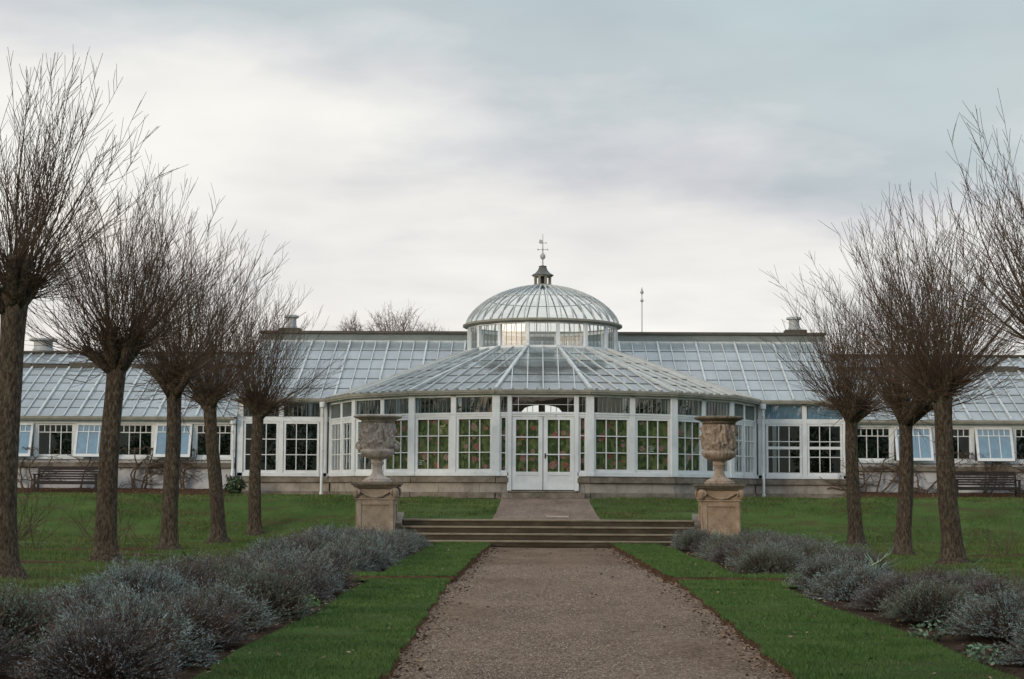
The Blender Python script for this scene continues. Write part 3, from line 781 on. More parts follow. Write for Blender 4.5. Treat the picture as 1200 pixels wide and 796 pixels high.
# --- low wings
LW = 30.0; LE0 = 4.12; LY = 61.95
def low_z(y): return LE0+(y-LY)*.497
for s in (-1, 1):
    g = MB(); b = MB(); l = MB(); g2 = MB()
    n = 39; xs = [BX+s*(11.15+(LW-11.15)*i/n) for i in range(n+1)]
    yr = [LY+(66.1-LY)*j/6 for j in range(7)]
    for i in range(n):
        a0, a1 = sorted((xs[i], xs[i+1]))
        for j in range(6):
            y0, y1 = yr[j], yr[j+1]; e = random.uniform(-.002, .002)
            g.poly([(a0, y0, low_z(y0)+e), (a1, y0, low_z(y0)+e), (a1, y1, low_z(y1)+e), (a0, y1, low_z(y1)+e)])
            if j: b.bar((a0, y0, low_z(y0)+.012), (a1, y0, low_z(y0)+.012), .03, .012, 1)
        g.poly([(a0, 66.35, 6.36), (a1, 66.35, 6.36), (a1, 67.6, 6.84), (a0, 67.6, 6.84)])
    for i, x in enumerate(xs):
        big = i % 3 == 0
        b.bar((x, LY-.02, low_z(LY)+.03), (x, 66.1, low_z(66.1)+.03), .07 if big else .034, .08 if big else .045)
        b.bar((x, 66.35, 6.39), (x, 67.6, 6.87), .06, .05)
        if big: b.box(x-.05, x+.05, LY-.06, LY-.02, LE0-.0, LE0+.07)
    w = part(g, 'wing_roof', M['glassroof']); part(b, 'glazing_bars', [M['roofbar'], M['lap']], w)
    q = MB(); a0, a1 = sorted((BX+s*11.2, BX+s*LW))
    i = 0; x = 11.2
    while x < LW-.3:      # dark ventilator boxes along the slope, some propped higher
        x2 = min(LW, x+1.45*(1.5 if i % 3 == 0 else 1)); dz = (0, .06, .02, .09)[i % 4]
        c0, c1 = sorted((BX+s*(x+.02), BX+s*(x2-.02))); q.box(c0, c1, 66.05, 66.36, 6.16, 6.30+dz); x = x2; i += 1
    q.box(a0, a1, 67.6, 68.3, 6.6, 6.88); q.box(a0, a1, 67.5, 68.4, 6.88, 6.95)
    part(q, 'ridge', M['ridge'])
    q = MB(); q.box(a0, a1, 61.86, 62.0, 3.99, 4.09); q.box(a0, a1, 61.84, 61.862, 4.03, 4.12); part(q, 'gutter', M['gutter'])
    # wall below
    q = MB(); q.box(a0, a1, 62.22, 62.6, .9, 2.27); part(q, 'low_wall', M['wallwhite'])
    q = MB(); q.box(a0, a1, 62.08, 62.6, 2.27, 2.45); part(q, 'stone_ledge', M['ledge'], bevel=.012)
    q = MB(); q.box(a0, a1, 62.20, 62.6, 2.452, 2.56, 1); q.box(a0, a1, 62.12, 62.5, 2.56, 2.66); part(q, 'sill_rail', [M['white'], M['wallwhite']])
    q = MB(); q.box(a0, a1, 62.14, 62.42, 3.86, 3.995); part(q, 'head_rail', M['white'])
    for i in range(13):
        u0 = 11.25+i*1.453; x0, x1 = sorted((s*(u0+.06), s*(u0+1.393)))
        post(wingM(0), s*u0, .12, 2.66, 3.86, -.02, .14, False)
        vent = i % 2 == 1
        if not vent:
            window(wingM(0), x0, x1, 2.66, 3.86, [1/3, 2/3], [.76], fr=.06, extra=[1/6, .5, 5/6])
        else:
            X = wingM(0) @ Matrix.Translation((0, -.03, 3.86)) @ Matrix.Rotation(R(-17), 4, 'X') @ Matrix.Translation((0, -.05, -3.86))
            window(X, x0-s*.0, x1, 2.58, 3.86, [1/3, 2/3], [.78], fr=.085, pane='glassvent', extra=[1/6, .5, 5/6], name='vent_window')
cowl(BX-20.0, 67.95, 6.95, .45)
# --- inner floor, rear wall with the arched rear door
q = MB()
q.box(BX-LW, BX+LW, 62.65, 68.0, 1.2, 1.5); part(q, 'floor', M['floor'])
q = MB(); q.lathe((BX, BY, 0), [(7.2, 1.2), (7.2, 1.502)], 32); part(q, 'floor', M['floor'])
q = MB()
zt = 7.2
q.box(BX-11.2, BX-2.2, 68.0, 68.35, 1, zt, 0); q.box(BX+2.2, BX+11.2, 68.0, 68.35, 1, zt, 0)
q.box(BX-LW, BX-11.2, 68.0, 68.35, 1, 6.6, 0); q.box(BX+11.2, BX+LW, 68.0, 68.35, 1, 6.6, 0)
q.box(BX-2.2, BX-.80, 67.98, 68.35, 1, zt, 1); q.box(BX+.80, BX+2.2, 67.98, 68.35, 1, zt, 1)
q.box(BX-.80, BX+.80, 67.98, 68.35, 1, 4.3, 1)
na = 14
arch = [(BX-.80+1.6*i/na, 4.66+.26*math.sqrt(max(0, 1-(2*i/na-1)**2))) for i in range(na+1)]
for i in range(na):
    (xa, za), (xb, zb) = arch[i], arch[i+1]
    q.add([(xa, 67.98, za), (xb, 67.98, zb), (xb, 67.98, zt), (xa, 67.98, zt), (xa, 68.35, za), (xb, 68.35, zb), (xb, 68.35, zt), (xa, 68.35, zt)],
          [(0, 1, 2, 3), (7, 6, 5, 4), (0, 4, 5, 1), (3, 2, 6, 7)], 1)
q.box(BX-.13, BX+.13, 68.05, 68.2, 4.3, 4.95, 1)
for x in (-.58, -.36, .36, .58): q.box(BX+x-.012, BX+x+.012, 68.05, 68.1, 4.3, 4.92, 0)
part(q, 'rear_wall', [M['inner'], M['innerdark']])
q = MB()
for s in (-1, 1):
    q.box(min(BX+s*LW, BX+s*(LW-.2)), max(BX+s*LW, BX+s*(LW-.2)), 62.2, 68.2, 1, 4.1)
    q.add([(BX+s*LW, 62.0, 4.1), (BX+s*LW, 68.2, 4.1), (BX+s*LW, 68.2, 6.8), (BX+s*LW, 67.6, 6.8)], [(0, 1, 2, 3)])
part(q, 'gable_wall', M['wallwhite'])
# inner frames seen through the glass
q = MB()
for s in (-1, 1):
    for u in (3.2, 5.6, 7.8, 9.0, 10.3): q.box(BX+s*u-.07, BX+s*u+.07, 66.2, 66.34, 1.5, 6.7)
part(q, 'inner_column', M['white'])

# ------------------------------------------------------------------ steps
st = thing('stone_steps', 'four wide mossy stone steps between the two urn pedestals', 'steps', (CX, 45.45, 0))
SW = 3.95; tz = .18; td = .36
for i in range(4):
    q = MB(); y0 = i*td
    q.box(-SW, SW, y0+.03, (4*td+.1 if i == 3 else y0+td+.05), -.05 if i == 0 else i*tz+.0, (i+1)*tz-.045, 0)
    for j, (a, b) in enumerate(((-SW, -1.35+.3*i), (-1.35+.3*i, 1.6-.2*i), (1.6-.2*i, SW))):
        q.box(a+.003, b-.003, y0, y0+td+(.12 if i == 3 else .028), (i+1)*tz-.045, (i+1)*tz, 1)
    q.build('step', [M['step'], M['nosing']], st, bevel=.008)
for s in (-1, 1):
    q = MB(); a, b = sorted((s*(SW+.005), s*(SW+.20)))
    q.add([(a, .75, -.05), (b, .75, -.05), (b, 1.75, -.05), (a, 1.75, -.05), (a, .75, .62), (b, .75, .62), (b, 1.75, .90), (a, 1.75, .90)],
          [(3, 2, 1, 0), (4, 5, 6, 7), (0, 1, 5, 4), (1, 2, 6, 5), (2, 3, 7, 6), (3, 0, 4, 7)])
    q.build('cheek_block', M['ledge'], st, bevel=.012)
q = MB(); z = float(ground_z(.4, 47.9)); q.box(-.32, .32, -.20, .20, -.05, .04)
tag(q.build('stone_slab', M['slab'], bevel=.006), 'small pale stone slab set in the gravel above the steps', 'slab').location = (.62, 48.0, z)

# ------------------------------------------------------------------ urns and pedestals
def pedestal(x, y, stone, label):
    t = thing('pedestal', label, 'pedestal', (x, y, 0), 0, 'pedestals flanking the steps')
    q = MB(); q.box(-.60, .60, -.60, .60, -.05, .16); q.box(-.55, .55, -.55, .55, .16, .24); q.build('base', stone, t, bevel=.015)
    q = MB(); hw = .49
    q.box(-hw, hw, -hw, hw, .24, 1.24)
    for s in range(4):    # raised border round a sunk panel on each face
        q.X = Matrix.Rotation(R(90*s), 4, 'Z')
        q.box(-hw+.001, -hw+.12, -hw-.03, -hw+.001, .24, 1.239); q.box(hw-.12, hw-.001, -hw-.03, -hw+.001, .24, 1.239)
        q.box(-hw+.12, hw-.12, -hw-.03, -hw+.001, 1.10, 1.239); q.box(-hw+.12, hw-.12, -hw-.03, -hw+.001, .24, .36)
    q.X = None; q.build('shaft', stone, t, bevel=.01)
    q = MB(); q.box(-.55, .55, -.55, .55, 1.24, 1.28); q.box(-.50, .50, -.50, .50, 1.28, 1.54); q.build('frieze', stone, t, bevel=.012)
    q = MB(); q.box(-.56, .56, -.56, .56, 1.54, 1.58); q.box(-.60, .60, -.60, .60, 1.58, 1.63); q.box(-.645, .645, -.645, .645, 1.63, 1.70); q.build('cap', M['cap'], t, bevel=.018)
    for s in range(4):
        q = MB(); q.X = Matrix.Rotation(R(90*s), 4, 'Z')
        pts = []; rad = []
        for i in range(17):
            w = i/16*2-1; pts.append((w*.43, -.53, 1.50-.19*(1-w*w))); rad.append(.022+.02*(1-w*w)+.006*math.sin(i*2.4))
        q.tube(pts, rad, 8)
        for i in range(2, 15): 
            q.lathe((pts[i][0], pts[i][1]-.02, pts[i][2]-.02), [(.008, 0), (.028, .015), (.028, .035), (.008, .05)], 6)
        q.build('garland', stone, t, smooth=True)
        # ram's head with curled horns on each corner
        q = MB(); q.X = Matrix.Rotation(R(90*s+45), 4, 'Z')
        q.lathe((0, -.74, 1.28), [(.03, 0), (.055, .03), (.075, .10), (.095, .18), (.09, .24), (.04, .28)], 10)
        for e in (-1, 1):
            pts = [(e*(.05+.018*i/9*3+.07*math.sin(i*.75)*(1-i/14)), -.72, 1.44+.075*math.cos(i*.75)*(1-i/14)) for i in range(10)]
            q.tube(pts, [.036-.0022*i for i in range(10)], 7)
        q.build('ram_head', stone, t, smooth=True)
    return t
def urn(x, y, stone, label, gad, handles):
    t = thing('urn', label, 'urn', (x, y, 1.70), 0, 'carved stone urns on the pedestals')
    q = MB(); q.box(-.37, .37, -.37, .37, 0, .06); q.lathe((0, 0, 0), [(.36, .06), (.35, .10), (.25, .15), (.18, .20), (.15, .26), (.135, .34), (.13, .44), (.15, .47), (.16, .49)], 32)
    q.lathe((0, 0, 0), [(.13, .485), (.165, .50), (.175, .53), (.165, .56), (.13, .575), (.14, .60), (.20, .64)], 32)
    q.build('foot', stone, t, smooth=True)
    n = 144
    prof = [(.16, .62), (.26, .64), (.36, .69), (.425, .75), (.455, .81), (.460, .85), (.44, .89)]
    def gfn(r, z, a):
        if gad: return r+(.026*abs(math.sin(a*14))-.013)*min(1, max(0, (z-.64)/.08))
        return r+.03*mnoise.noise((math.cos(a)*5, math.sin(a)*5, z*7))
    q = MB(); q.lathe((0, 0, 0), prof, n, fn=gfn); q.build('bowl', stone, t, smooth=True)
    prof = [(.415+.012*math.sin(i/44*3.1)+ (.03 if i/44 > .93 else 0)*0, .885+.80*i/44) for i in range(45)]
    prof = [(r+.05*max(0, (z-1.52)/.16)**2, z) for r, z in prof]
    def ffn(r, z, a):     # frieze of figures: raised limbs and torsos on a sunk ground
        p = Vector((math.cos(a)*3.4, math.sin(a)*3.4, z*1.9)); w = mnoise.noise(p*1.1+Vector((5, 1, 2)))
        q1 = abs(mnoise.noise(p+Vector((w, w*.6, -w)))); q2 = abs(mnoise.noise(p*1.9+Vector((3, 7, 1))))
        band = min(1, max(0, (z-.90)/.06))*min(1, max(0, (1.60-z)/.06))
        rel = .085*max(0, 1-q1*4.2)+.05*max(0, 1-q2*4.5)+.022*mnoise.noise(p*4.5)+.010*math.sin(a*46+w*9+z*5)*max(0, mnoise.noise(p*.9))*3
        return r+(rel-.022)*band
    q = MB(); q.lathe((0, 0, 0), prof, n, fn=ffn); q.build('figure_frieze', stone, t, smooth=True)
    def rfn(r, z, a): return r+.010*math.sin(a*36)*(1 if r > .6 else 0)+.006*mnoise.noise((a*4, z*9, 1))
    q = MB(); q.lathe((0, 0, 0), [(.44, 1.66), (.50, 1.69), (.59, 1.725), (.645, 1.75), (.655, 1.775), (.65, 1.80), (.60, 1.82), (.52, 1.81), (.47, 1.74), (.44, 1.60)], n, fn=rfn); q.build('rim', M['cap'] if gad else stone, t, smooth=True)
    if handles:
        for sx in (-1, 1):
            q = MB()
            q.lathe((sx*.49, 0, .84), [(.02, 0), (.055, .04), (.075, .11), (.07, .17), (.04, .21)], 12)
            q.tube([(sx*(.46+.13*math.sin(i/8*math.pi)), 0, .86+.26*i/8) for i in range(9)], .032, 8)
            q.build('handle', stone, t, smooth=True)
    return t
PXL, PXR, PY = -4.26, 4.95, 46.15
pedestal(PXL, PY, M['ped'], 'greyer carved stone pedestal at the left end of the steps')
pedestal(PXR, PY, M['ped2'], 'warm ochre stone pedestal at the right end of the steps')
urn(PXL, PY, M['urn'], 'worn pinkish stone urn with mask handles on the left pedestal', False, True)
urn(PXR, PY, M['urn2'], 'buff stone urn with fluted lower bowl on the right pedestal', True, False)

# ------------------------------------------------------------------ benches
def bench(loc, label):
    t = thing('park_bench', label, 'bench', loc, 0, 'benches below the wing windows'); W = 1.12
    q = MB()
    for i in range(5): q.box(-W, W, -.24+i*.095, -.24+i*.095+.075, .41, .45)
    q.box(-W+.05, W-.05, -.255, -.235, .33, .415); q.build('seat', M['bench'], t)
    q = MB()
    for i in range(5): z = .50+i*.085; q.box(-W, W, .235+.02*i, .26+.02*i, z, z+.062)
    q.box(-W, W, .33, .37, .90, .97)
    q.build('backrest', M['bench'], t)
    for x in (-W+.03, W-.03):
        q = MB(); q.box(x-.035, x+.035, -.25, -.18, 0, .66); q.build('leg', M['bench'], t)
        q = MB(); q.bar((x, .22, 0), (x, .25, .45), .07, .07, up=(0, 1, 0)); q.bar((x, .25, .44), (x, .36, .96), .07, .06, up=(0, 1, 0)); q.build('leg', M['bench'], t)
        q = MB(); q.box(x-.045, x+.045, -.30, .28, .66, .70); q.build('armrest', M['bench'], t)
    return t
b0 = bench((-16.62, 60.55, 1.31), 'dark slatted wooden bench under the left wing windows')
dup(b0, (15.9, 60.55, 1.27), 0, 'dark slatted wooden bench under the right wing windows')

# ------------------------------------------------------------------ pollard trees
def shoot(mb, p, d, L, r, up=.25, nseg=7, tw=True, rr=random, m=0):
    pts = [p.copy()]; d = d.normalized(); rad = [r]
    for i in range(nseg):
        d = (d+Vector((rr.gauss(0, .075), rr.gauss(0, .075), up/nseg+rr.gauss(0, .045)))).normalized()
        p = p+d*(L/nseg); pts.append(p.copy()); rad.append(max(.0035, r*(1-.80*(i+1)/nseg)))
    mb.tube(pts, rad, 4, m, cap=False)
    if tw:
        nt_ = int(L*3.1)+1
        for j in range(nt_):
            f = rr.uniform(.22, .95); i = min(nseg-1, int(f*nseg)); a = pts[i].lerp(pts[i+1], f*nseg-i)
            dd = (pts[i+1]-pts[i]).normalized()
            s = Vector((rr.gauss(0, 1), rr.gauss(0, 1), rr.gauss(0, .5)))
            s = (s-dd*s.dot(dd)).normalized()
            q = (dd*.86+s*.5).normalized(); l = rr.uniform(.25, 1.0)*(1-f*.45)
            mid = a+q*(l*.5)+Vector((0, 0, .02)); end = mid+(q+Vector((rr.gauss(0, .1), rr.gauss(0, .1), .15))).normalized()*(l*.5)
            mb.tube([a, mid, end], [max(.004, rad[i]*.45), .0045, .003], 3, m, cap=False)
def pollard(loc, H, L, seed, label, lean=(0, 0), nl=9, spread=.75, r0=.245, ns=22, wide=1.0):
    rr = random.Random(seed); t = thing('pollard_tree', label, 'tree', loc, 0, 'pollarded trees in two rows')
    tr = MB(); pts = []; rad = []
    ph = rr.uniform(0, 6)
    for i in range(15):
        f = i/14; z = -.08+(H+.08)*f
        pts.append((lean[0]*f+.03*math.sin(f*5+ph), lean[1]*f+.03*math.cos(f*4+ph), z))
        flare = .14*math.exp(-z*6)
        rad.append(r0*.89*(1-.20*f)+flare+(.035*max(0, (f-.86)/.14)**2))
    # lumpy trunk
    vs = []; n = 22
    for (p, r) in zip(pts, rad):
        for k in range(n):
            a = 2*math.pi*k/n; q = r*(1+.07*math.sin(3*a+ph+p[2]*.5)+.09*mnoise.noise((math.cos(a)*2.5, math.sin(a)*2.5, p[2]*1.2+seed))+(.16*math.exp(-(p[2]+.08)*5)*max(0, math.sin(5*a+ph))))
            vs.append((p[0]+q*math.cos(a), p[1]+q*math.sin(a), p[2]))
    fs = [(i*n+k, i*n+(k+1) % n, (i+1)*n+(k+1) % n, (i+1)*n+k) for i in range(14) for k in range(n)]+[tuple(14*n+k for k in range(n))]
    tr.add(vs, fs)
    top = Vector(pts[-1]); knobs = []
    for j in range(nl):
        a = 2*math.pi*j/nl+rr.uniform(-.25, .25); el = rr.uniform(.35, 1.0) if j % 3 else rr.uniform(.9, 1.3)
        d = Vector((math.cos(a)*math.cos(el), math.sin(a)*math.cos(el), math.sin(el))); ln = rr.uniform(.45, .95)*spread*wide
        p0 = top+Vector((0, 0, -.22)); p1 = p0+d*(ln*.55)+Vector((0, 0, .03)); p2 = p1+(d+Vector((0, 0, .35))).normalized()*(ln*.55); p3 = p2+(d+Vector((0, 0, .6))).normalized()*.14
        tr.tube([p0, p1, p2, p3], [.15, .085, .105, .04], 9)
        knobs.append((p2, d))
    knobs.append((top+Vector((0, 0, .25)), Vector((0, 0, 1)))); tr.lathe(top+Vector((0, 0, -.1)), [(.20, 0), (.25, .15), (.20, .32), (.08, .44)], 14, fn=lambda r, z, a: r*(1+.25*mnoise.noise((math.cos(a)*2, math.sin(a)*2, z*5+seed))))
    tr.build('trunk', M['bark'], t, smooth=True)
    br = MB()
    for (k, d) in knobs:
        for i in range(int(ns*.90)+rr.randint(-4, 5)):
            s = Vector((rr.gauss(0, 1), rr.gauss(0, 1), rr.gauss(0, .8))).normalized()
            q = (d*.95*wide+Vector((0, 0, .26))+s*.72).normalized()
            if q.z < .12: q.z = .12; q.normalize()
            l = L*(.60+.42*q.z)*rr.uniform(.42, 1.02)
            shoot(br, k+s*.08, q, l, rr.uniform(.0045, .009) if rr.random() < .88 else .018, up=.50, rr=rr)
        for i in range(34):   # short fine growth round the knuckles
            s = Vector((rr.gauss(0, 1), rr.gauss(0, 1), rr.gauss(-.1, .5))).normalized()
            shoot(br, k+s*.09-d*rr.uniform(0, .3), (s+d*.5).normalized(), rr.uniform(.25, 1.1), .007, up=.55, nseg=4, tw=rr.random() < .35, rr=rr)
    br.build('crown', M['twig'], t)
    return t
trees = [
 ((-8.74, 28.2, 0), 4.60, 4.0, 'thickest bare pollard at the left edge of the photo, cut by the frame', (.0, 0), 9, .85, .27, 18, 1.15),
 ((-8.68, 34.6, 0), 4.05, 3.75, 'second bare pollard from the left edge, thick trunk before the left wing', (.12, 0), 9, .8, .25, 25, 1.1),
 ((-8.67, 40.8, 0), 3.92, 4.3, 'bare pollard third from the left, slimmer upright trunk', (-.03, 0), 8, .8, .23, 23, 1.0),
 ((-8.70, 47.0, 0), 3.90, 4.3, 'bare pollard fourth from the left, trunk leaning slightly left', (-.28, 0), 8, .8, .23, 23, 1.0),
 ((-8.67, 53.0, .05), 3.90, 3.9, 'bare pollard nearest the glasshouse in the left row', (.02, 0), 8, .8, .225, 23, 1.0),
 ((8.72, 47.0, 0), 3.65, 3.5, 'bare pollard nearest the glasshouse in the right row', (-.05, 0), 9, .95, .225, 23, 1.05),
 ((8.72, 40.8, 0), 3.35, 4.5, 'bare pollard in the right row with low forked limbs, slim trunk', (.12, 0), 9, 1.3, .215, 23, .85),
 ((8.70, 36.0, 0), 3.60, 4.2, 'bare pollard with thick trunk beside the right bench', (-.15, 0), 9, .85, .245, 23, .9),
 ((8.95, 29.5, 0), 4.05, 4.1, 'bare pollard whose branches enter from the right edge of the photo', (0, 0), 9, .95, .26, 23, 1.0)]
for i, (loc, H, L, lab, lean, nl, sp, r0, ns, wd) in enumerate(trees): pollard(loc, H, L, 40+i, lab, lean, nl, sp, r0, ns, wd)

# distant bare trees beyond the roof
def bare_tree(loc, H, seed, label, w=1.0):
    rr = random.Random(seed); t = thing('bare_tree', label, 'tree', loc, 0, 'distant trees behind the glasshouse roof')
    tr = MB(); br = MB(); 
    tr.tube([(0, 0, -.1), (.1, 0, H*.25), (0, .1, H*.5)], [H*.022, H*.018, H*.013], 8); tr.build('trunk', M['bark'], t)
    rx, rz = 2.9*w, 3.1; cz = H-rz
    limbs = []
    for j in range(9):
        a = 2*math.pi*j/9+rr.uniform(-.3, .3); f = rr.uniform(.35, .8)
        e = Vector((rx*f*math.cos(a), rx*f*math.sin(a), cz+rr.uniform(-.9, 1.3))); p0 = Vector((0, .1, H*rr.uniform(.42, .5))); m_ = p0.lerp(e, .5)+Vector((0, 0, -.3))
        br.tube([p0, m_, e], [.11, .075, .045], 5, cap=False); limbs.append((m_, e))
    for j in range(210):
        d = Vector((rr.gauss(0, 1), rr.gauss(0, 1), rr.gauss(.25, .8))).normalized(); f = rr.uniform(.45, 1.03)**.5
        e = Vector((d.x*rx*f, d.y*rx*f, cz+d.z*rz*f)); m_, l = min(limbs, key=lambda q: (q[1]-e).length)
        p = m_.lerp(l, rr.uniform(.3, 1)); c = p.lerp(e, .5)+Vector((rr.gauss(0, .2), rr.gauss(0, .2), rr.gauss(-.1, .2)))
        br.tube([p, c, e], [.028, .019, .010], 3, cap=False)
        for q in range(6):
            u = rr.uniform(.4, 1); b = c.lerp(e, u); k = b+((e-c).normalized()*.5+Vector((rr.gauss(0, .6), rr.gauss(0, .6), rr.gauss(.25, .5))))*rr.uniform(.25, .65)
            br.tube([b, k], [.011, .006], 3, cap=False)
    br.build('crown', M['fartwig'], t)
bare_tree((-12.2, 150, 1.2), 16.9, 3, 'round headed bare tree showing above the ridge left of the dome', 1.05)
bare_tree((-16.6, 152, 1.2), 16.2, 8, 'thin bare treetop left of the round headed one above the ridge', .5)
bare_tree((-9.6, 156, 1.2), 15.7, 21, 'lowest bare treetop just right of the round headed one', .7)

# finial pole behind the ridge
q = MB(); q.tube([(0, 0, 0), (0, 0, 9.1)], [.04, .022], 8)
q.lathe((0, 0, 8.62), [(.022, 0), (.07, .03), (.078, .08), (.04, .14), (.022, .16)], 10); q.lathe((0, 0, 8.98), [(.022, 0), (.075, .04), (.082, .09), (.04, .17), (.012, .30)], 10)
o = q.build('finial_pole', M['zinc'], smooth=True); o.location = (4.68, 75.0, 1.2); tag(o, 'slender pole with two knobs rising behind the ridge right of the dome', 'pole')

# ------------------------------------------------------------------ wall vines
def vine(x, seed, label, h=1.6, w=1.5, n=5, z0=1.28):
    rr = random.Random(seed); q = MB()
    def grow(p, d, L, r, lv):
        pts = [Vector(p)]; rad = [r]; steps = 9
        for i in range(steps):
            d = (d+Vector((rr.gauss(0, .30), rr.gauss(0, .06), rr.gauss(.02, .26)))).normalized()
            p = Vector(p)+d*(L/steps); p.y = min(.16, max(-.22, p.y)); p.z = min(p.z, h+.15*rr.random()); pts.append(p.copy()); rad.append(max(.007, r*(1-.6*(i+1)/steps)*rr.uniform(.85, 1.2)))
        q.tube(pts, rad, 6)
        if lv < 3:
            for j in range(rr.randint(2, 3)):
                i = rr.randint(3, steps); s = rr.choice((-1, 1))
                grow(pts[i], Vector((s*rr.uniform(.5, 1), rr.gauss(0, .1), rr.uniform(-.35, .7))).normalized(), L*rr.uniform(.45, .7), rad[i]*.75, lv+1)
    for j in range(n):
        grow((rr.uniform(-.15, .15)*w, rr.uniform(-.08, .05), 0), Vector((rr.uniform(-1, 1), 0, rr.uniform(.5, 1.2))).normalized(), rr.uniform(1.2, 2.0), .045, 0)
    o = q.build('wall_vine', M['vine'], smooth=True); o.location = (x, 62.0, z0); tag(o, label, 'vine', 'gnarled vines trained on the low walls')
vine(-18.2, 1, 'gnarled leafless vine left of the bench, by the left frame edge', n=3)
vine(-16.4, 2, 'bare vine on the wall right behind the left bench', n=3)
vine(-14.4, 3, 'tangled bare vine spreading between bench and second pollard', n=4)
vine(-12.6, 4, 'low bare vine against white wall near the left drainpipe', n=4)
vine(12.1, 5, 'dense twisted bare vine nearest the right drainpipe', n=6)
vine(14.0, 6, 'arching bare vine on the white wall left of the right bench', n=4)
vine(16.2, 7, 'bare vine rising behind the right bench', n=3)
vine(18.2, 9, 'bare vine at the right frame edge past the bench', n=3)

# ------------------------------------------------------------------ leaf clumps: shrubs
def leaf_cloud(n, cen, rad, ls, rr, flat=.5):
    """n small leaf quads spread on and inside an uneven blob"""
    d = rr.normal(size=(n, 3)); d /= np.linalg.norm(d, axis=1)[:, None]
    ph = rr.uniform(0, 6, 6)
    lump = 1+.18*np.sin(d[:, 0]*5+ph[0])*np.sin(d[:, 1]*4+ph[1])+.16*np.sin(d[:, 2]*6+ph[2]+d[:, 0]*3)
    r = rr.uniform(.55, 1.05, n)**.6*lump
    p = np.array(cen)+d*r[:, None]*np.array(rad)
    a = rr.normal(size=(n, 3)); a /= np.linalg.norm(a, axis=1)[:, None]
    b = np.cross(a, d+.4*rr.normal(size=(n, 3))); b /= np.linalg.norm(b, axis=1)[:, None]+1e-9
    s = ls*rr.uniform(.6, 1.3, n)[:, None]
    v = np.stack([p-a*s, p+b*s*flat, p+a*s, p-b*s*flat], 1).reshape(-1, 3)
    f = np.arange(4*n).reshape(-1, 4)
    return v, f
def shrub(name, loc, rad, n, ls, mat, label, cat, group=None, seed=0, stems=5):
    rr = np.random.default_rng(seed)
    t = thing(name, label, cat, loc, 0, group)
    v, f = leaf_cloud(n, (0, 0, rad[2]*1.02), rad, ls, rr); npmesh('foliage', v, f, M[mat], parent=t)
    q = MB(); r2 = random.Random(seed)
    for i in range(stems): q.tube([(r2.gauss(0, .04), r2.gauss(0, .04), -.05), (r2.gauss(0, .12), r2.gauss(0, .12), rad[2]*.6), (r2.gauss(0, .3*rad[0]), r2.gauss(0, .3*rad[1]), rad[2]*1.4)], [.03, .02, .008], 5)
    q.build('stem', M['vine'], t); return t
shrub('evergreen_shrub', (-10.75, 61.2, 1.27), (.36, .32, .36), 700, .06, 'darkleaf', 'small dark evergreen shrub at the foot of the left drainpipe', 'shrub', seed=4)
G = 'camellias growing inside the glasshouse'
for i, (x, y, hgt, w, lab) in enumerate([
    (-9.3, 65.0, 3.3, 1.1, 'dark leafy camellia indoors behind the tall window left of the bay'),
    (-6.2, 65.3, 3.4, 1.0, 'dark camellia indoors behind the left slanting face of the bay'),
    (-4.1, 63.6, 3.3, .9, 'dark camellia indoors behind the transom above the left urn'),
    (-2.4, 62.2, 3.2, .9, 'dark camellia indoors behind the transom left of the door'),
    (3.9, 61.6, 3.3, .8, 'dark camellia indoors behind the transom right of the door'),
    (5.2, 63.8, 3.3, .9, 'dark camellia indoors behind the transom above the right urn'),
    (10.7, 65.6, 2.7, .8, 'dark camellia indoors behind the tall window right of the bay'),
    (-12.2, 65.2, 2.3, .9, 'dark camellia indoors behind the first low window left of the tall section'),
    (-14.8, 65.2, 2.4, .9, 'dark camellia indoors behind the low window between the two left vents'),
    (-17.6, 65.0, 2.4, .9, 'dark camellia indoors behind the low window above the left bench'),
    (12.6, 65.2, 2.4, .9, 'dark camellia indoors behind the first low window right of the tall section'),
    (15.4, 65.2, 2.3, .9, 'dark camellia indoors behind the low window between the two right vents'),
    (18.2, 65.0, 2.4, .9, 'dark camellia indoors behind the low window at the right frame edge')]):
    shrub('camellia', (x, y, 1.5), (w, w*.8, hgt/2), 1500, .10, 'darkleaf', lab, 'camellia', G, 100+i, 6)

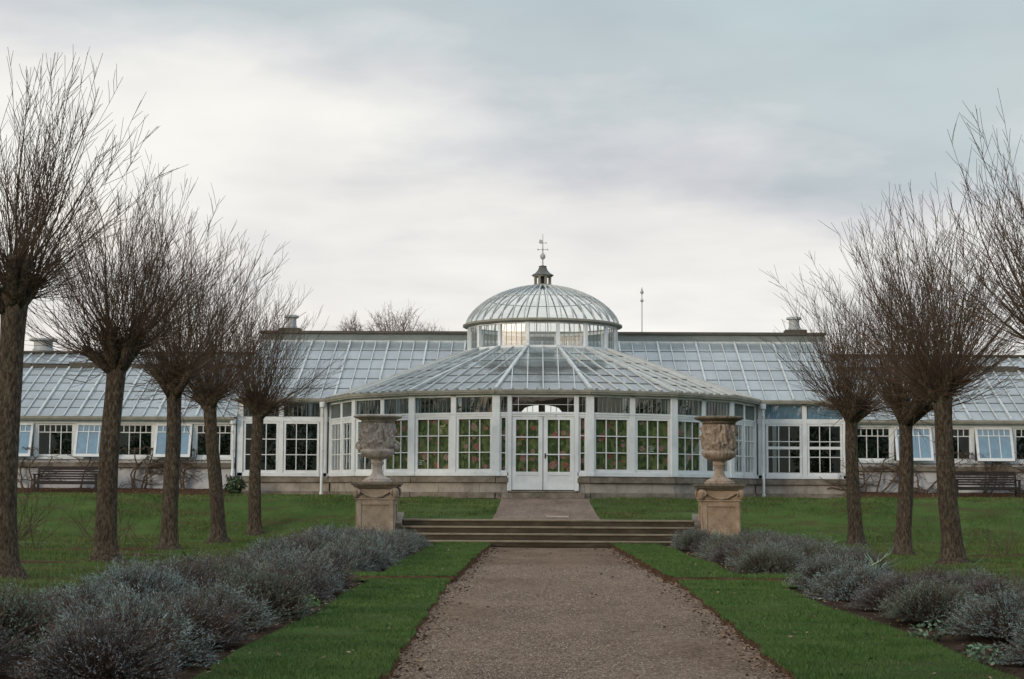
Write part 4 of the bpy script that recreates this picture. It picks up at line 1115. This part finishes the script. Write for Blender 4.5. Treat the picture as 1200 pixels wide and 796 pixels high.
# ------------------------------------------------------------------ lavender
def lav_mesh(seed, purple):
    rr = np.random.default_rng(seed); ns = 1700
    ph = rr.uniform(0, 6, 8)
    az = rr.uniform(0, 2*np.pi, ns); el = np.arccos(1-rr.uniform(0, 1, ns)*.97)     # from zenith
    d = np.stack([np.sin(el)*np.cos(az), np.sin(el)*np.sin(az), np.cos(el)], 1)
    lump = 1+.13*np.sin(3*az+ph[0])*np.sin(el*2)+.12*np.sin(5*az+ph[1]+el*4)+.08*np.sin(9*az+ph[2]-el*7)+rr.normal(0, .045, ns)
    tip = d*np.array([.66, .66, .60])*lump[:, None]; tip[:, 2] = np.maximum(tip[:, 2], .05)+.03
    base = np.stack([tip[:, 0]*.32, tip[:, 1]*.32, np.full(ns, -.02)], 1)
    mid = base*.45+tip*.55+np.array([0, 0, .03])
    V = []; F = []; MI = []; off = 0
    def tri(a, b, c, mi):
        nonlocal off
        n = len(a); V.append(np.stack([a, b, c], 1).reshape(-1, 3)); F.append(np.arange(off, off+3*n).reshape(-1, 3)); MI.append(np.full(n, mi)); off += 3*n
    side = np.cross(d, rr.normal(size=(ns, 3))); side /= np.linalg.norm(side, axis=1)[:, None]
    w = .006
    tri(base-side*w, base+side*w, mid, 1); tri(mid-side*w, mid+side*w, tip, 1)
    # needle leaves crowded towards the stem tips
    nl = 15
    for j in range(nl):
        f = rr.uniform(.30, 1.02, ns)**.75
        p = np.where((f < .55)[:, None], base+(mid-base)*(f/.55)[:, None], mid+(tip-mid)*((f-.55)/.45)[:, None])
        out = d+.75*rr.normal(size=(ns, 3)); out[:, 2] += .35; out /= np.linalg.norm(out, axis=1)[:, None]
        sd = np.cross(out, rr.normal(size=(ns, 3))); sd /= np.linalg.norm(sd, axis=1)[:, None]
        L = rr.uniform(.018, .042, ns)[:, None]
        mi = ((f < .62) | (rr.random(ns) < purple)).astype(int)
        tri(p-sd*.0042, p+sd*.0042, p+out*L, mi)
    # old flower stalks
    nk = 110; i = rr.integers(0, ns, nk); o2 = d[i]+.25*rr.normal(size=(nk, 3)); o2[:, 2] += .5; o2 /= np.linalg.norm(o2, axis=1)[:, None]
    sd = np.cross(o2, rr.normal(size=(nk, 3))); sd /= np.linalg.norm(sd, axis=1)[:, None]; L = rr.uniform(.08, .2, nk)[:, None]
    tri(tip[i]-sd*.003, tip[i]+sd*.003, tip[i]+o2*L, np.int64(1))
    tri(tip[i]+o2*L*.75-sd*.007, tip[i]+o2*L*.75+sd*.007, tip[i]+o2*(L+.03), np.int64(1))
    F_ = np.concatenate(F)
    return np.concatenate(V), F_, np.concatenate(MI)
LT = []
for i, (a, b) in enumerate((((.13, .18, .165), (.30, .37, .36)), ((.12, .138, .14), (.255, .28, .30)), ((.105, .15, .115), (.22, .295, .235)))):
    c = tuple((x+y)/2 for x, y in zip(a, b)); LT.append(rough_mat('lavender_leaf_tint', [(.3, a), (.5, c), (.7, b)], 2.6, .85, 0, island=.7))
lav = []
for i, pu in enumerate((.12, .45, .22, .65, .3, .05)):
    v, f, mi = lav_mesh(500+i, pu)
    o = npmesh('lavender_bush', v, f, [LT[(0, 1, 0, 1, 2, 0)[i]], M['lavstem']], mi); lav.append(o)
ORD = ['first', 'second', 'third', 'fourth', 'fifth', 'sixth', 'seventh', 'eighth', 'ninth', 'tenth', 'eleventh', 'twelfth', 'thirteenth', 'fourteenth', 'fifteenth']
used = set(); lr = random.Random(11)
def row(xf, ys, bedname, rowname, vs, sc=(1, 1), skip=()):
    n = 0
    for i, y in enumerate(ys):
        if i in skip: continue
        n += 1; k = vs[i % len(vs)]
        if k in used: o = lav[k].copy(); col.objects.link(o)
        else: o = lav[k]; used.add(k)
        s = lr.uniform(*sc); o.location = (xf(y)+lr.uniform(-.16, .16), y+lr.uniform(-.15, .15), .03)
        o.rotation_euler = (lr.uniform(-.08, .08), lr.uniform(-.08, .08), lr.uniform(0, 6.28)); o.scale = (s*lr.uniform(1.0, 1.3), s*lr.uniform(1.0, 1.3), s*lr.uniform(.82, 1.05))
        tag(o, 'grey lavender, %s from the camera in the %s row of the %s' % (ORD[n-1], rowname, bedname), 'lavender', 'lavender bushes edging the path')
A = lambda a, b, s: list(np.arange(a, b, s))
row(lambda y: -3.30, A(12.9, 27.3, 1.62), 'near left bed', 'path-side', [1, 0, 3, 2, 4, 5], (.70, .92), skip=(5,))
row(lambda y: -4.70, A(13.5, 27.4, 1.55), 'near left bed', 'outer', [3, 4, 1, 0, 5, 2], (.74, .95))
row(lambda y: -3.35, A(30.0, 45.0, 1.5), 'far left bed', 'path-side', [2, 0, 4, 5, 1], (.74, .95))
row(lambda y: -4.70, A(29.9, 45.0, 1.6), 'far left bed', 'outer', [0, 2, 1, 4, 5], (.78, 1.0))
row(lambda y: float(bedRi(y))+.85, A(13.0, 26, 2.15), 'near right bed', 'path-side', [5, 2, 0, 4, 1], (.72, .92))
row(lambda y: 5.85, A(13.2, 25.9, 1.75), 'near right bed', 'outer', [1, 2, 3, 0, 4], (.66, .88))
row(lambda y: float(bedRi(y))+.85, A(30.2, 45.0, 1.55), 'far right bed', 'path-side', [4, 0, 2, 1], (.70, .90))
row(lambda y: 5.6, A(30.0, 45.0, 1.8), 'far right bed', 'outer', [1, 2, 4, 0], (.66, .88))

# small plants in the beds
def clump(loc, label, n, L, w, mat, seed, name='leafy_plant', cat='plant', upright=.3):
    rr = random.Random(seed); q = MB()
    for i in range(n):
        a = rr.uniform(0, 6.28); r = rr.uniform(0, .06); p = Vector((r*math.cos(a), r*math.sin(a), 0)); out = Vector((math.cos(a), math.sin(a), 0))
        l = L*rr.uniform(.6, 1.1); sd = Vector((-math.sin(a), math.cos(a), 0)); up = rr.uniform(upright, 1.0)
        pts = [p, p+out*(l*.3)*(1.1-up)+Vector((0, 0, l*.5*up+.02)), p+out*(l*(1.15-up*.9))+Vector((0, 0, l*.75*up)), p+out*(l*(1.5-up*1.2))+Vector((0, 0, l*.95*up-.12*l*(1-up)))]
        ws = [w*.5, w, w*.8, w*.05]
        vs = []
        for pp, ww in zip(pts, ws): vs += [pp-sd*ww, pp+sd*ww+Vector((0, 0, .006))]
        q.add(vs, [(0, 1, 3, 2), (2, 3, 5, 4), (4, 5, 7, 6)])
    o = q.build(name, M[mat]); o.location = loc; return tag(o, label, cat)
def rosette(loc, label, seed, n=120, R0=.42, mat='greenleaf'):
    rr = np.random.default_rng(seed)
    v, f = leaf_cloud(n, (0, 0, .09), (R0, R0, .10), .03, rr, .55); o = npmesh('leafy_plant', v, f, M[mat]); o.location = loc; return tag(o, label, 'plant')
rosette((-2.95, 20.9, .05), 'low bright green leafy plant in a gap of the left lavender', 5, 420, .36)
rosette((3.95, 17.3, .03), 'small pale leafy plant on bare soil between right lavenders', 6, 110, .20, 'irisleaf')
rosette((3.9, 15.0, .03), 'sparse leaf clump nearest the camera on right bed soil', 9, 100, .18, 'irisleaf')
clump((5.45, 27.6, .08), 'spiky sword leaved plant in the gap between right beds', 30, .62, .017, 'irisleaf', 4, 'sword_leaf_plant', 'plant', .55)
clump((5.15, 27.2, .08), 'bent straw coloured dead leaves beside the spiky plant', 5, .7, .018, 'strawleaf', 6, 'dead_leaf_tuft', 'dead leaves', .1)
clump((4.6, 45.0, .05), 'green sword leaves at the foot of the right pedestal', 30, .62, .024, 'irisleaf', 8, 'sword_leaf_plant')
clump((5.3, 45.05, .05), 'second tuft of sword leaves at the right corner of the right pedestal', 16, .5, .022, 'irisleaf', 12, 'sword_leaf_plant')
clump((-5.6, 27.9, .08), 'dark upright leaf tuft behind the left lavender', 16, .62, .014, 'darkleaf', 9, 'sword_leaf_plant', 'plant', .85)
clump((6.9, 27.3, .05), 'single dark spear of leaves behind the right lavender', 5, .6, .016, 'darkleaf', 15, 'sword_leaf_plant', 'plant', .8)
def twiggy(loc, seed, label, n=26, L=1.2):
    rr = random.Random(seed); q = MB()
    for i in range(n):
        d = Vector((rr.gauss(0, .6), rr.gauss(0, .4), rr.uniform(.5, 1.1))).normalized()
        shoot(q, Vector((rr.gauss(0, .35), rr.gauss(0, .12), 0)), d, L*rr.uniform(.5, 1.1), .007, up=.1, nseg=5, rr=rr)
    o = q.build('twiggy_shrub', M['twig']); o.location = loc; tag(o, label, 'shrub', 'bare twiggy shrubs in the small lawn beds')
twiggy((-12.6, 41.2, .06), 1, 'faint bare twiggy shrub in the soil bed left of the second pollard', 34, 1.5)
twiggy((-10.4, 41.3, .06), 2, 'faint bare twiggy shrub just behind the second pollard trunk', 22, 1.2)
twiggy((-13.9, 41.0, .06), 6, 'bare twiggy shrub nearest the left frame edge in the soil bed', 24, 1.4)
twiggy((-7.6, 31.8, .03), 3, 'thin bare sapling on the lawn by the third pollard', 3, 1.3)
twiggy((11.0, 40.5, .06), 4, 'small bare twiggy shrub in the right lawn bed', 18, .7)

# ------------------------------------------------------------------ grass, leaves, pebbles
M['grassverge'] = rough_mat('verge_grass_blade', [(.30, (.045, .088, .024)), (.5, (.070, .132, .035)), (.7, (.112, .165, .054))], 1.6, .75, 0, island=.9, spec=.15, stain=((.10, .11, .045), 2.5, (1, 1, 1), .60))
def clumpy(x, y):
    v = np.zeros_like(x); r = np.random.default_rng(3)
    for f in (.5, .9, 1.7, 2.9, 4.3, 6.1):
        for _ in range(3):
            a = r.uniform(0, 6.28); v += np.sin(f*(x*np.cos(a)+y*np.sin(a)*1.5)*2+r.uniform(0, 6.28))/f**.45
    return v/v.std()
def scatter_grass():
    P = []; H = []; K = []
    lz = lambda x, y: lawnz(y)
    def area(x0, x1, y0, y1, dens, hgt, test=None, zf=None):
        n = int(abs(x1-x0)*(y1-y0)*dens); x = rng.uniform(x0, x1, n); y = rng.uniform(y0, y1, n)
        if test is not None: k = test(x, y); x, y = x[k], y[k]
        z = zf(x, y); c = clumpy(x, y); wild = 0 if zf is lz else 1
        if wild:
            k = rng.random(len(x)) < np.clip(.72+.42*c, .06, 1); x, y, z, c = x[k], y[k], z[k], c[k]
        P.append(np.stack([x, y, z], 1)); H.append(hgt*(1+(.38 if wild else .15)*np.clip(c, -1.6, 2))*rng.uniform(.6, 1.3, len(x))); K.append(np.full(len(x), wild))
    for y0, y1, dn, hg in ((12.6, 18, 3600, .036), (18, 28, 2100, .042), (28.06, 45.4, 1100, .05)):
        area(-2.75, -1.0, y0, y1, dn, hg, lambda x, y: (x > bedLi(y)) & (x < pathL(y)+.015), lz)
        area(1.9, 4.0, y0, y1, dn, hg, lambda x, y: (x < bedRi(y)) & (x > pathR(y)-.015), lz)
    area(-5.7, -2.6, 27.6, 29.3, 900, .05, None, lz); area(3.4, 6.7, 26.3, 29.2, 900, .05, None, lz)
    gz = lambda x, y: ground_z(x, y)+.03*(y < 46.6)
    beds = lambda x, y: ~((((x+11.6)/3.7)**2+((y-41.2)/.95)**2 < 1) | (((x-11.6)/2.7)**2+((y-40.5)/.85)**2 < 1) | (((x+10.6)/1.7)**2+((y-33.3)/.5)**2 < 1))
    area(-13.5, -5.6, 24, 46.6, 420, .062, lambda x, y: (x < bedLo(y)) & beds(x, y), gz)
    area(6.6, 14, 26, 46.6, 420, .062, lambda x, y: (x > bedRo(y)) & beds(x, y), gz)
    inup = lambda x, y: ~((np.abs(x-.31) < np.interp(y, [46.9, 49, 54.6, 55.8], [1.5, 1.44, 1.42, 1.9])) & (y < 56)) & (np.hypot(x-BX, y-BY) > 8.4)
    area(-20, 20, 46.9, 60.4, 420, .065, lambda x, y: inup(x, y) & ~((np.abs(x-CX) < 5.2) & (y < 47.0)) & ((y < 60.85)), gz)
    P_ = np.concatenate(P); H_ = np.concatenate(H); n = len(P_)
    P_[:, 2] -= .012
    dist = P_[:, 1]
    a = rng.uniform(0, 2*np.pi, n); w = (.0022+.00013*dist)[:, None]
    sd = np.stack([np.cos(a), np.sin(a), np.zeros(n)], 1)*w
    ln = rng.normal(0, .35, (n, 2)); ln = np.stack([ln[:, 0]*H_, ln[:, 1]*H_, H_], 1)
    v = np.stack([P_-sd, P_+sd, P_+ln], 1).reshape(-1, 3); f = np.arange(3*n).reshape(-1, 3)
    o = npmesh('grass', v, f, [M['grassverge'], M['grass']], np.concatenate(K)); tag(o, 'short green grass of the verges, lawns and bank', 'grass', kind='stuff')
    print('grass blades', n)
scatter_grass()
def scatter_leaves():
    P = []
    def put(n, x, y, z): P.append(np.stack([x, y, z], 1))
    n = 5200; y = 12.8+rng.uniform(0, 1, n)**1.5*32; s = rng.choice([-1, 1], n); e = np.abs(rng.normal(0, .17, n))
    x = np.where(s < 0, pathL(y)+e-.02, pathR(y)-e+.02); put(n, x, y, np.full(n, .014))
    n = 260; y = rng.uniform(13, 45, n); x = rng.uniform(-1, 1.9, n); put(n, x, y, np.full(n, .016))
    n = 420; y = rng.uniform(13, 45, n); s = rng.choice([0, 1], n); x = np.where(s, rng.uniform(2.3, 3.6, n), rng.uniform(-2.6, -1.5, n)); put(n, x, y, lawnz(y)+.025)
    n = 1300; y = rng.uniform(12.5, 45, n); s = rng.choice([0, 1], n); x = np.where(s, bedRi(y)+np.abs(rng.normal(0, .8, n)), bedLi(y)-np.abs(rng.normal(0, .6, n))); put(n, x, y, np.full(n, .07))
    n = 700; x = rng.uniform(-13.5, 13.5, n); y = rng.uniform(40, 60, n); k = (np.abs(x) > 5.5); x, y = x[k], y[k]; put(len(x), x, y, ground_z(x, y)+.06)
    n = 900; x = rng.uniform(11.5, 20, n)*rng.choice([-1, 1], n); y = rng.uniform(60.3, 62, n); put(n, x, y, 1.33+.20*np.maximum(0, y-60.5)/1.6+.03)
    P_ = np.concatenate(P); n = len(P_); a = rng.uniform(0, 6.28, n); L = rng.uniform(.008, .024, n)*(1+P_[:, 1]/60)
    u = np.stack([np.cos(a), np.sin(a), rng.normal(0, .3, n)], 1)*L[:, None]; w = np.stack([-np.sin(a), np.cos(a), rng.normal(0, .3, n)], 1)*(L*.6)[:, None]
    v = np.stack([P_-u, P_+w, P_+u, P_-w], 1).reshape(-1, 3)
    o = npmesh('fallen_leaves', v, np.arange(4*n).reshape(-1, 4), M['leafdead']); tag(o, 'brown fallen leaves lying along path edges, beds and lawn', 'leaves', kind='stuff')
scatter_leaves()
def scatter_pebbles():
    n = 52000; y = 12.6+rng.uniform(0, 1, n)**1.6*22; x = pathL(y)+(pathR(y)-pathL(y))*rng.uniform(0, 1, n); s = rng.uniform(.0035, .009, n)*(1+(y-12)/40)
    base = np.array([(1, 0, 0), (-1, 0, 0), (0, 1, 0), (0, -1, 0), (0, 0, .7), (0, 0, -.7)], float); fc = np.array([(0, 2, 4), (2, 1, 4), (1, 3, 4), (3, 0, 4)])
    a = rng.uniform(0, 6.28, n); c, si = np.cos(a), np.sin(a); q = rng.uniform(.6, 1.3, (n, 6, 1))
    b = base[None]*q*s[:, None, None]
    xx = b[..., 0]*c[:, None]-b[..., 1]*si[:, None]; yy = b[..., 0]*si[:, None]+b[..., 1]*c[:, None]
    v = np.stack([xx+x[:, None], yy+y[:, None], b[..., 2]+.006], 2).reshape(-1, 3)
    f = (fc[None]+6*np.arange(n)[:, None, None]).reshape(-1, 3)
    o = npmesh('pebbles', v, f, M['pebble']); tag(o, 'loose pinkish brown pebbles on the gravel path', 'gravel', kind='stuff')
scatter_pebbles()
# wood on the far side of the garden, behind the viewer (it is what the windows mirror), plus an added shading hedge
def back_wood_and_hedge():
    r = np.random.default_rng(77); Vs = []; Fs = []; off = 0
    for i in range(84):
        a = R(-98+196*i/83); rad = 104+r.normal(0, 3); x = rad*math.sin(a); y = 58-rad*math.cos(a); hgt = r.uniform(8, 11)
        if y > 66: continue
        v, f = leaf_cloud(2400, (x, y, hgt*.50), (4.0, 4.0, hgt*.56), .66, r, .8); Vs.append(v); Fs.append(f+off); off += len(v)
    for i in range(11):  # nearer hedge, unseen, added behind the viewer to shade the foreground
        x = -20+i*4+r.normal(0, .5); hgt = r.uniform(6.5, 9); y = -11+r.normal(0, .8)
        v, f = leaf_cloud(3600, (x, y, hgt*.5), (2.7, 2.0, hgt*.54), .20, r, .7); Vs.append(v); Fs.append(f+off); off += len(v)
    o = npmesh('tree_belt_and_shade_hedge', np.concatenate(Vs), np.concatenate(Fs), M['darkleaf']); tag(o, 'evergreen tree belt across the garden and added foreground-shading hedge, behind the viewer', 'trees', kind='stuff')
back_wood_and_hedge()

# ------------------------------------------------------------------ sky, sun, camera
SUN_EL, SUN_AZ = R(13), R(222)
w = bpy.data.worlds.new('World'); sc.world = w; w.use_nodes = True; nt = w.node_tree; nt.nodes.clear()
out = nt.nodes.new('ShaderNodeOutputWorld')
sky = nt.nodes.new('ShaderNodeTexSky'); sky.sky_type = 'NISHITA'; sky.sun_disc = False; sky.sun_elevation = SUN_EL; sky.sun_rotation = SUN_AZ
bg1 = nt.nodes.new('ShaderNodeBackground'); bg1.inputs[1].default_value = .12; nt.links.new(sky.outputs[0], bg1.inputs[0])
tc = nt.nodes.new('ShaderNodeTexCoord'); sp = nt.nodes.new('ShaderNodeSeparateXYZ'); nt.links.new(tc.outputs['Generated'], sp.inputs[0])
X_, Y_, Z_ = sp.outputs
zc = mth(nt, 'MAXIMUM', Z_, 0.0)
zd = mth(nt, 'ADD', zc, .16)
cv = nt.nodes.new('ShaderNodeCombineXYZ')
nt.links.new(mth(nt, 'DIVIDE', X_, zd), cv.inputs[0]); nt.links.new(mth(nt, 'DIVIDE', Y_, zd), cv.inputs[1])
def wn(scale, detail, loc, rough=.55):
    mp = nt.nodes.new('ShaderNodeMapping'); mp.inputs['Location'].default_value = loc; nt.links.new(cv.outputs[0], mp.inputs[0])
    n = N(nt, 'ShaderNodeTexNoise', Scale=scale, Detail=detail, Roughness=rough); nt.links.new(mp.outputs[0], n.inputs['Vector']); return n.outputs[0]
n1 = wn(.9, 6, (2.3, 4.1, 0)); n2 = wn(2.2, 5, (7.7, 1.9, 3), .5)
e = mth(nt, 'ADD', zc, mth(nt, 'MULTIPLY_ADD', n1, .34, -.17))
e = mth(nt, 'ADD', e, mth(nt, 'MULTIPLY_ADD', n2, .11, -.055))
e = mth(nt, 'ADD', e, mth(nt, 'MULTIPLY', X_, .16))
ccol = ramp(nt, e, [(0, (.52, .495, .465)), (.10, (.515, .505, .485)), (.17, (.49, .485, .47)), (.21, (.395, .40, .412)), (.25, (.295, .33, .348)), (.34, (.262, .325, .350)), (.45, (.33, .37, .40)), (.75, (.62, .68, .72)), (1, (.75, .80, .84))])
lil = ramp(nt, wn(1.5, 4, (11, 3, 5)), [(.38, (1.06, 1.06, 1.04)), (.66, (.885, .885, .905))])
ccol = mixc(nt, 1, ccol, lil, 'MULTIPLY')
south = mth(nt, 'MULTIPLY', mth(nt, 'MULTIPLY_ADD', Y_, -1.6, -.3, clamp=True), mth(nt, 'MULTIPLY_ADD', zc, -3.2, 1.0, clamp=True))
ccol = mixc(nt, mth(nt, 'MULTIPLY_ADD', Y_, -.9, 0, clamp=True), ccol, (.58, .62, .66))
ccol = mixc(nt, south, ccol, (.62, .44, .40))
bg2 = nt.nodes.new('ShaderNodeBackground'); bg2.inputs[1].default_value = 1.0; nt.links.new(ccol, bg2.inputs[0])
# the cloud sheet covers the northern two thirds of the sky, open evening sky behind the viewer
mask = mth(nt, 'MAXIMUM', mth(nt, 'MULTIPLY_ADD', Y_, 1.1, mth(nt, 'MULTIPLY_ADD', n1, .5, .45), clamp=True), .82)
ms = nt.nodes.new('ShaderNodeMixShader'); nt.links.new(mask, ms.inputs[0]); nt.links.new(bg1.outputs[0], ms.inputs[1]); nt.links.new(bg2.outputs[0], ms.inputs[2])
nt.links.new(ms.outputs[0], out.inputs[0])

sd = Vector((math.sin(SUN_AZ)*math.cos(SUN_EL), math.cos(SUN_AZ)*math.cos(SUN_EL), math.sin(SUN_EL)))
L = bpy.data.lights.new('sun', 'SUN'); L.energy = .8; L.angle = R(16); L.color = (1, .80, .60)
so = bpy.data.objects.new('sun', L); col.objects.link(so); so.rotation_euler = sd.to_track_quat('Z', 'Y').to_euler(); so.location = (0, -20, 40)

cam = bpy.data.cameras.new('camera'); cam.sensor_width = 36; cam.lens = 60; cam.clip_end = 3000; cam.clip_start = .1
co = bpy.data.objects.new('camera', cam); col.objects.link(co)
mat = Matrix.Rotation(R(.802), 4, 'Z') @ Matrix.Rotation(R(90+5.06), 4, 'X') @ Matrix.Rotation(R(.30), 4, 'Z')
co.matrix_world = Matrix.Translation((0, 0, 1.5)) @ mat
sc.camera = co
sc.view_settings.view_transform = 'Standard'; sc.view_settings.look = 'None'; sc.view_settings.exposure = .85; sc.view_settings.gamma = 1
sc.view_settings.use_curve_mapping = False
sc.cycles.transparent_max_bounces = 24; sc.cycles.max_bounces = 8
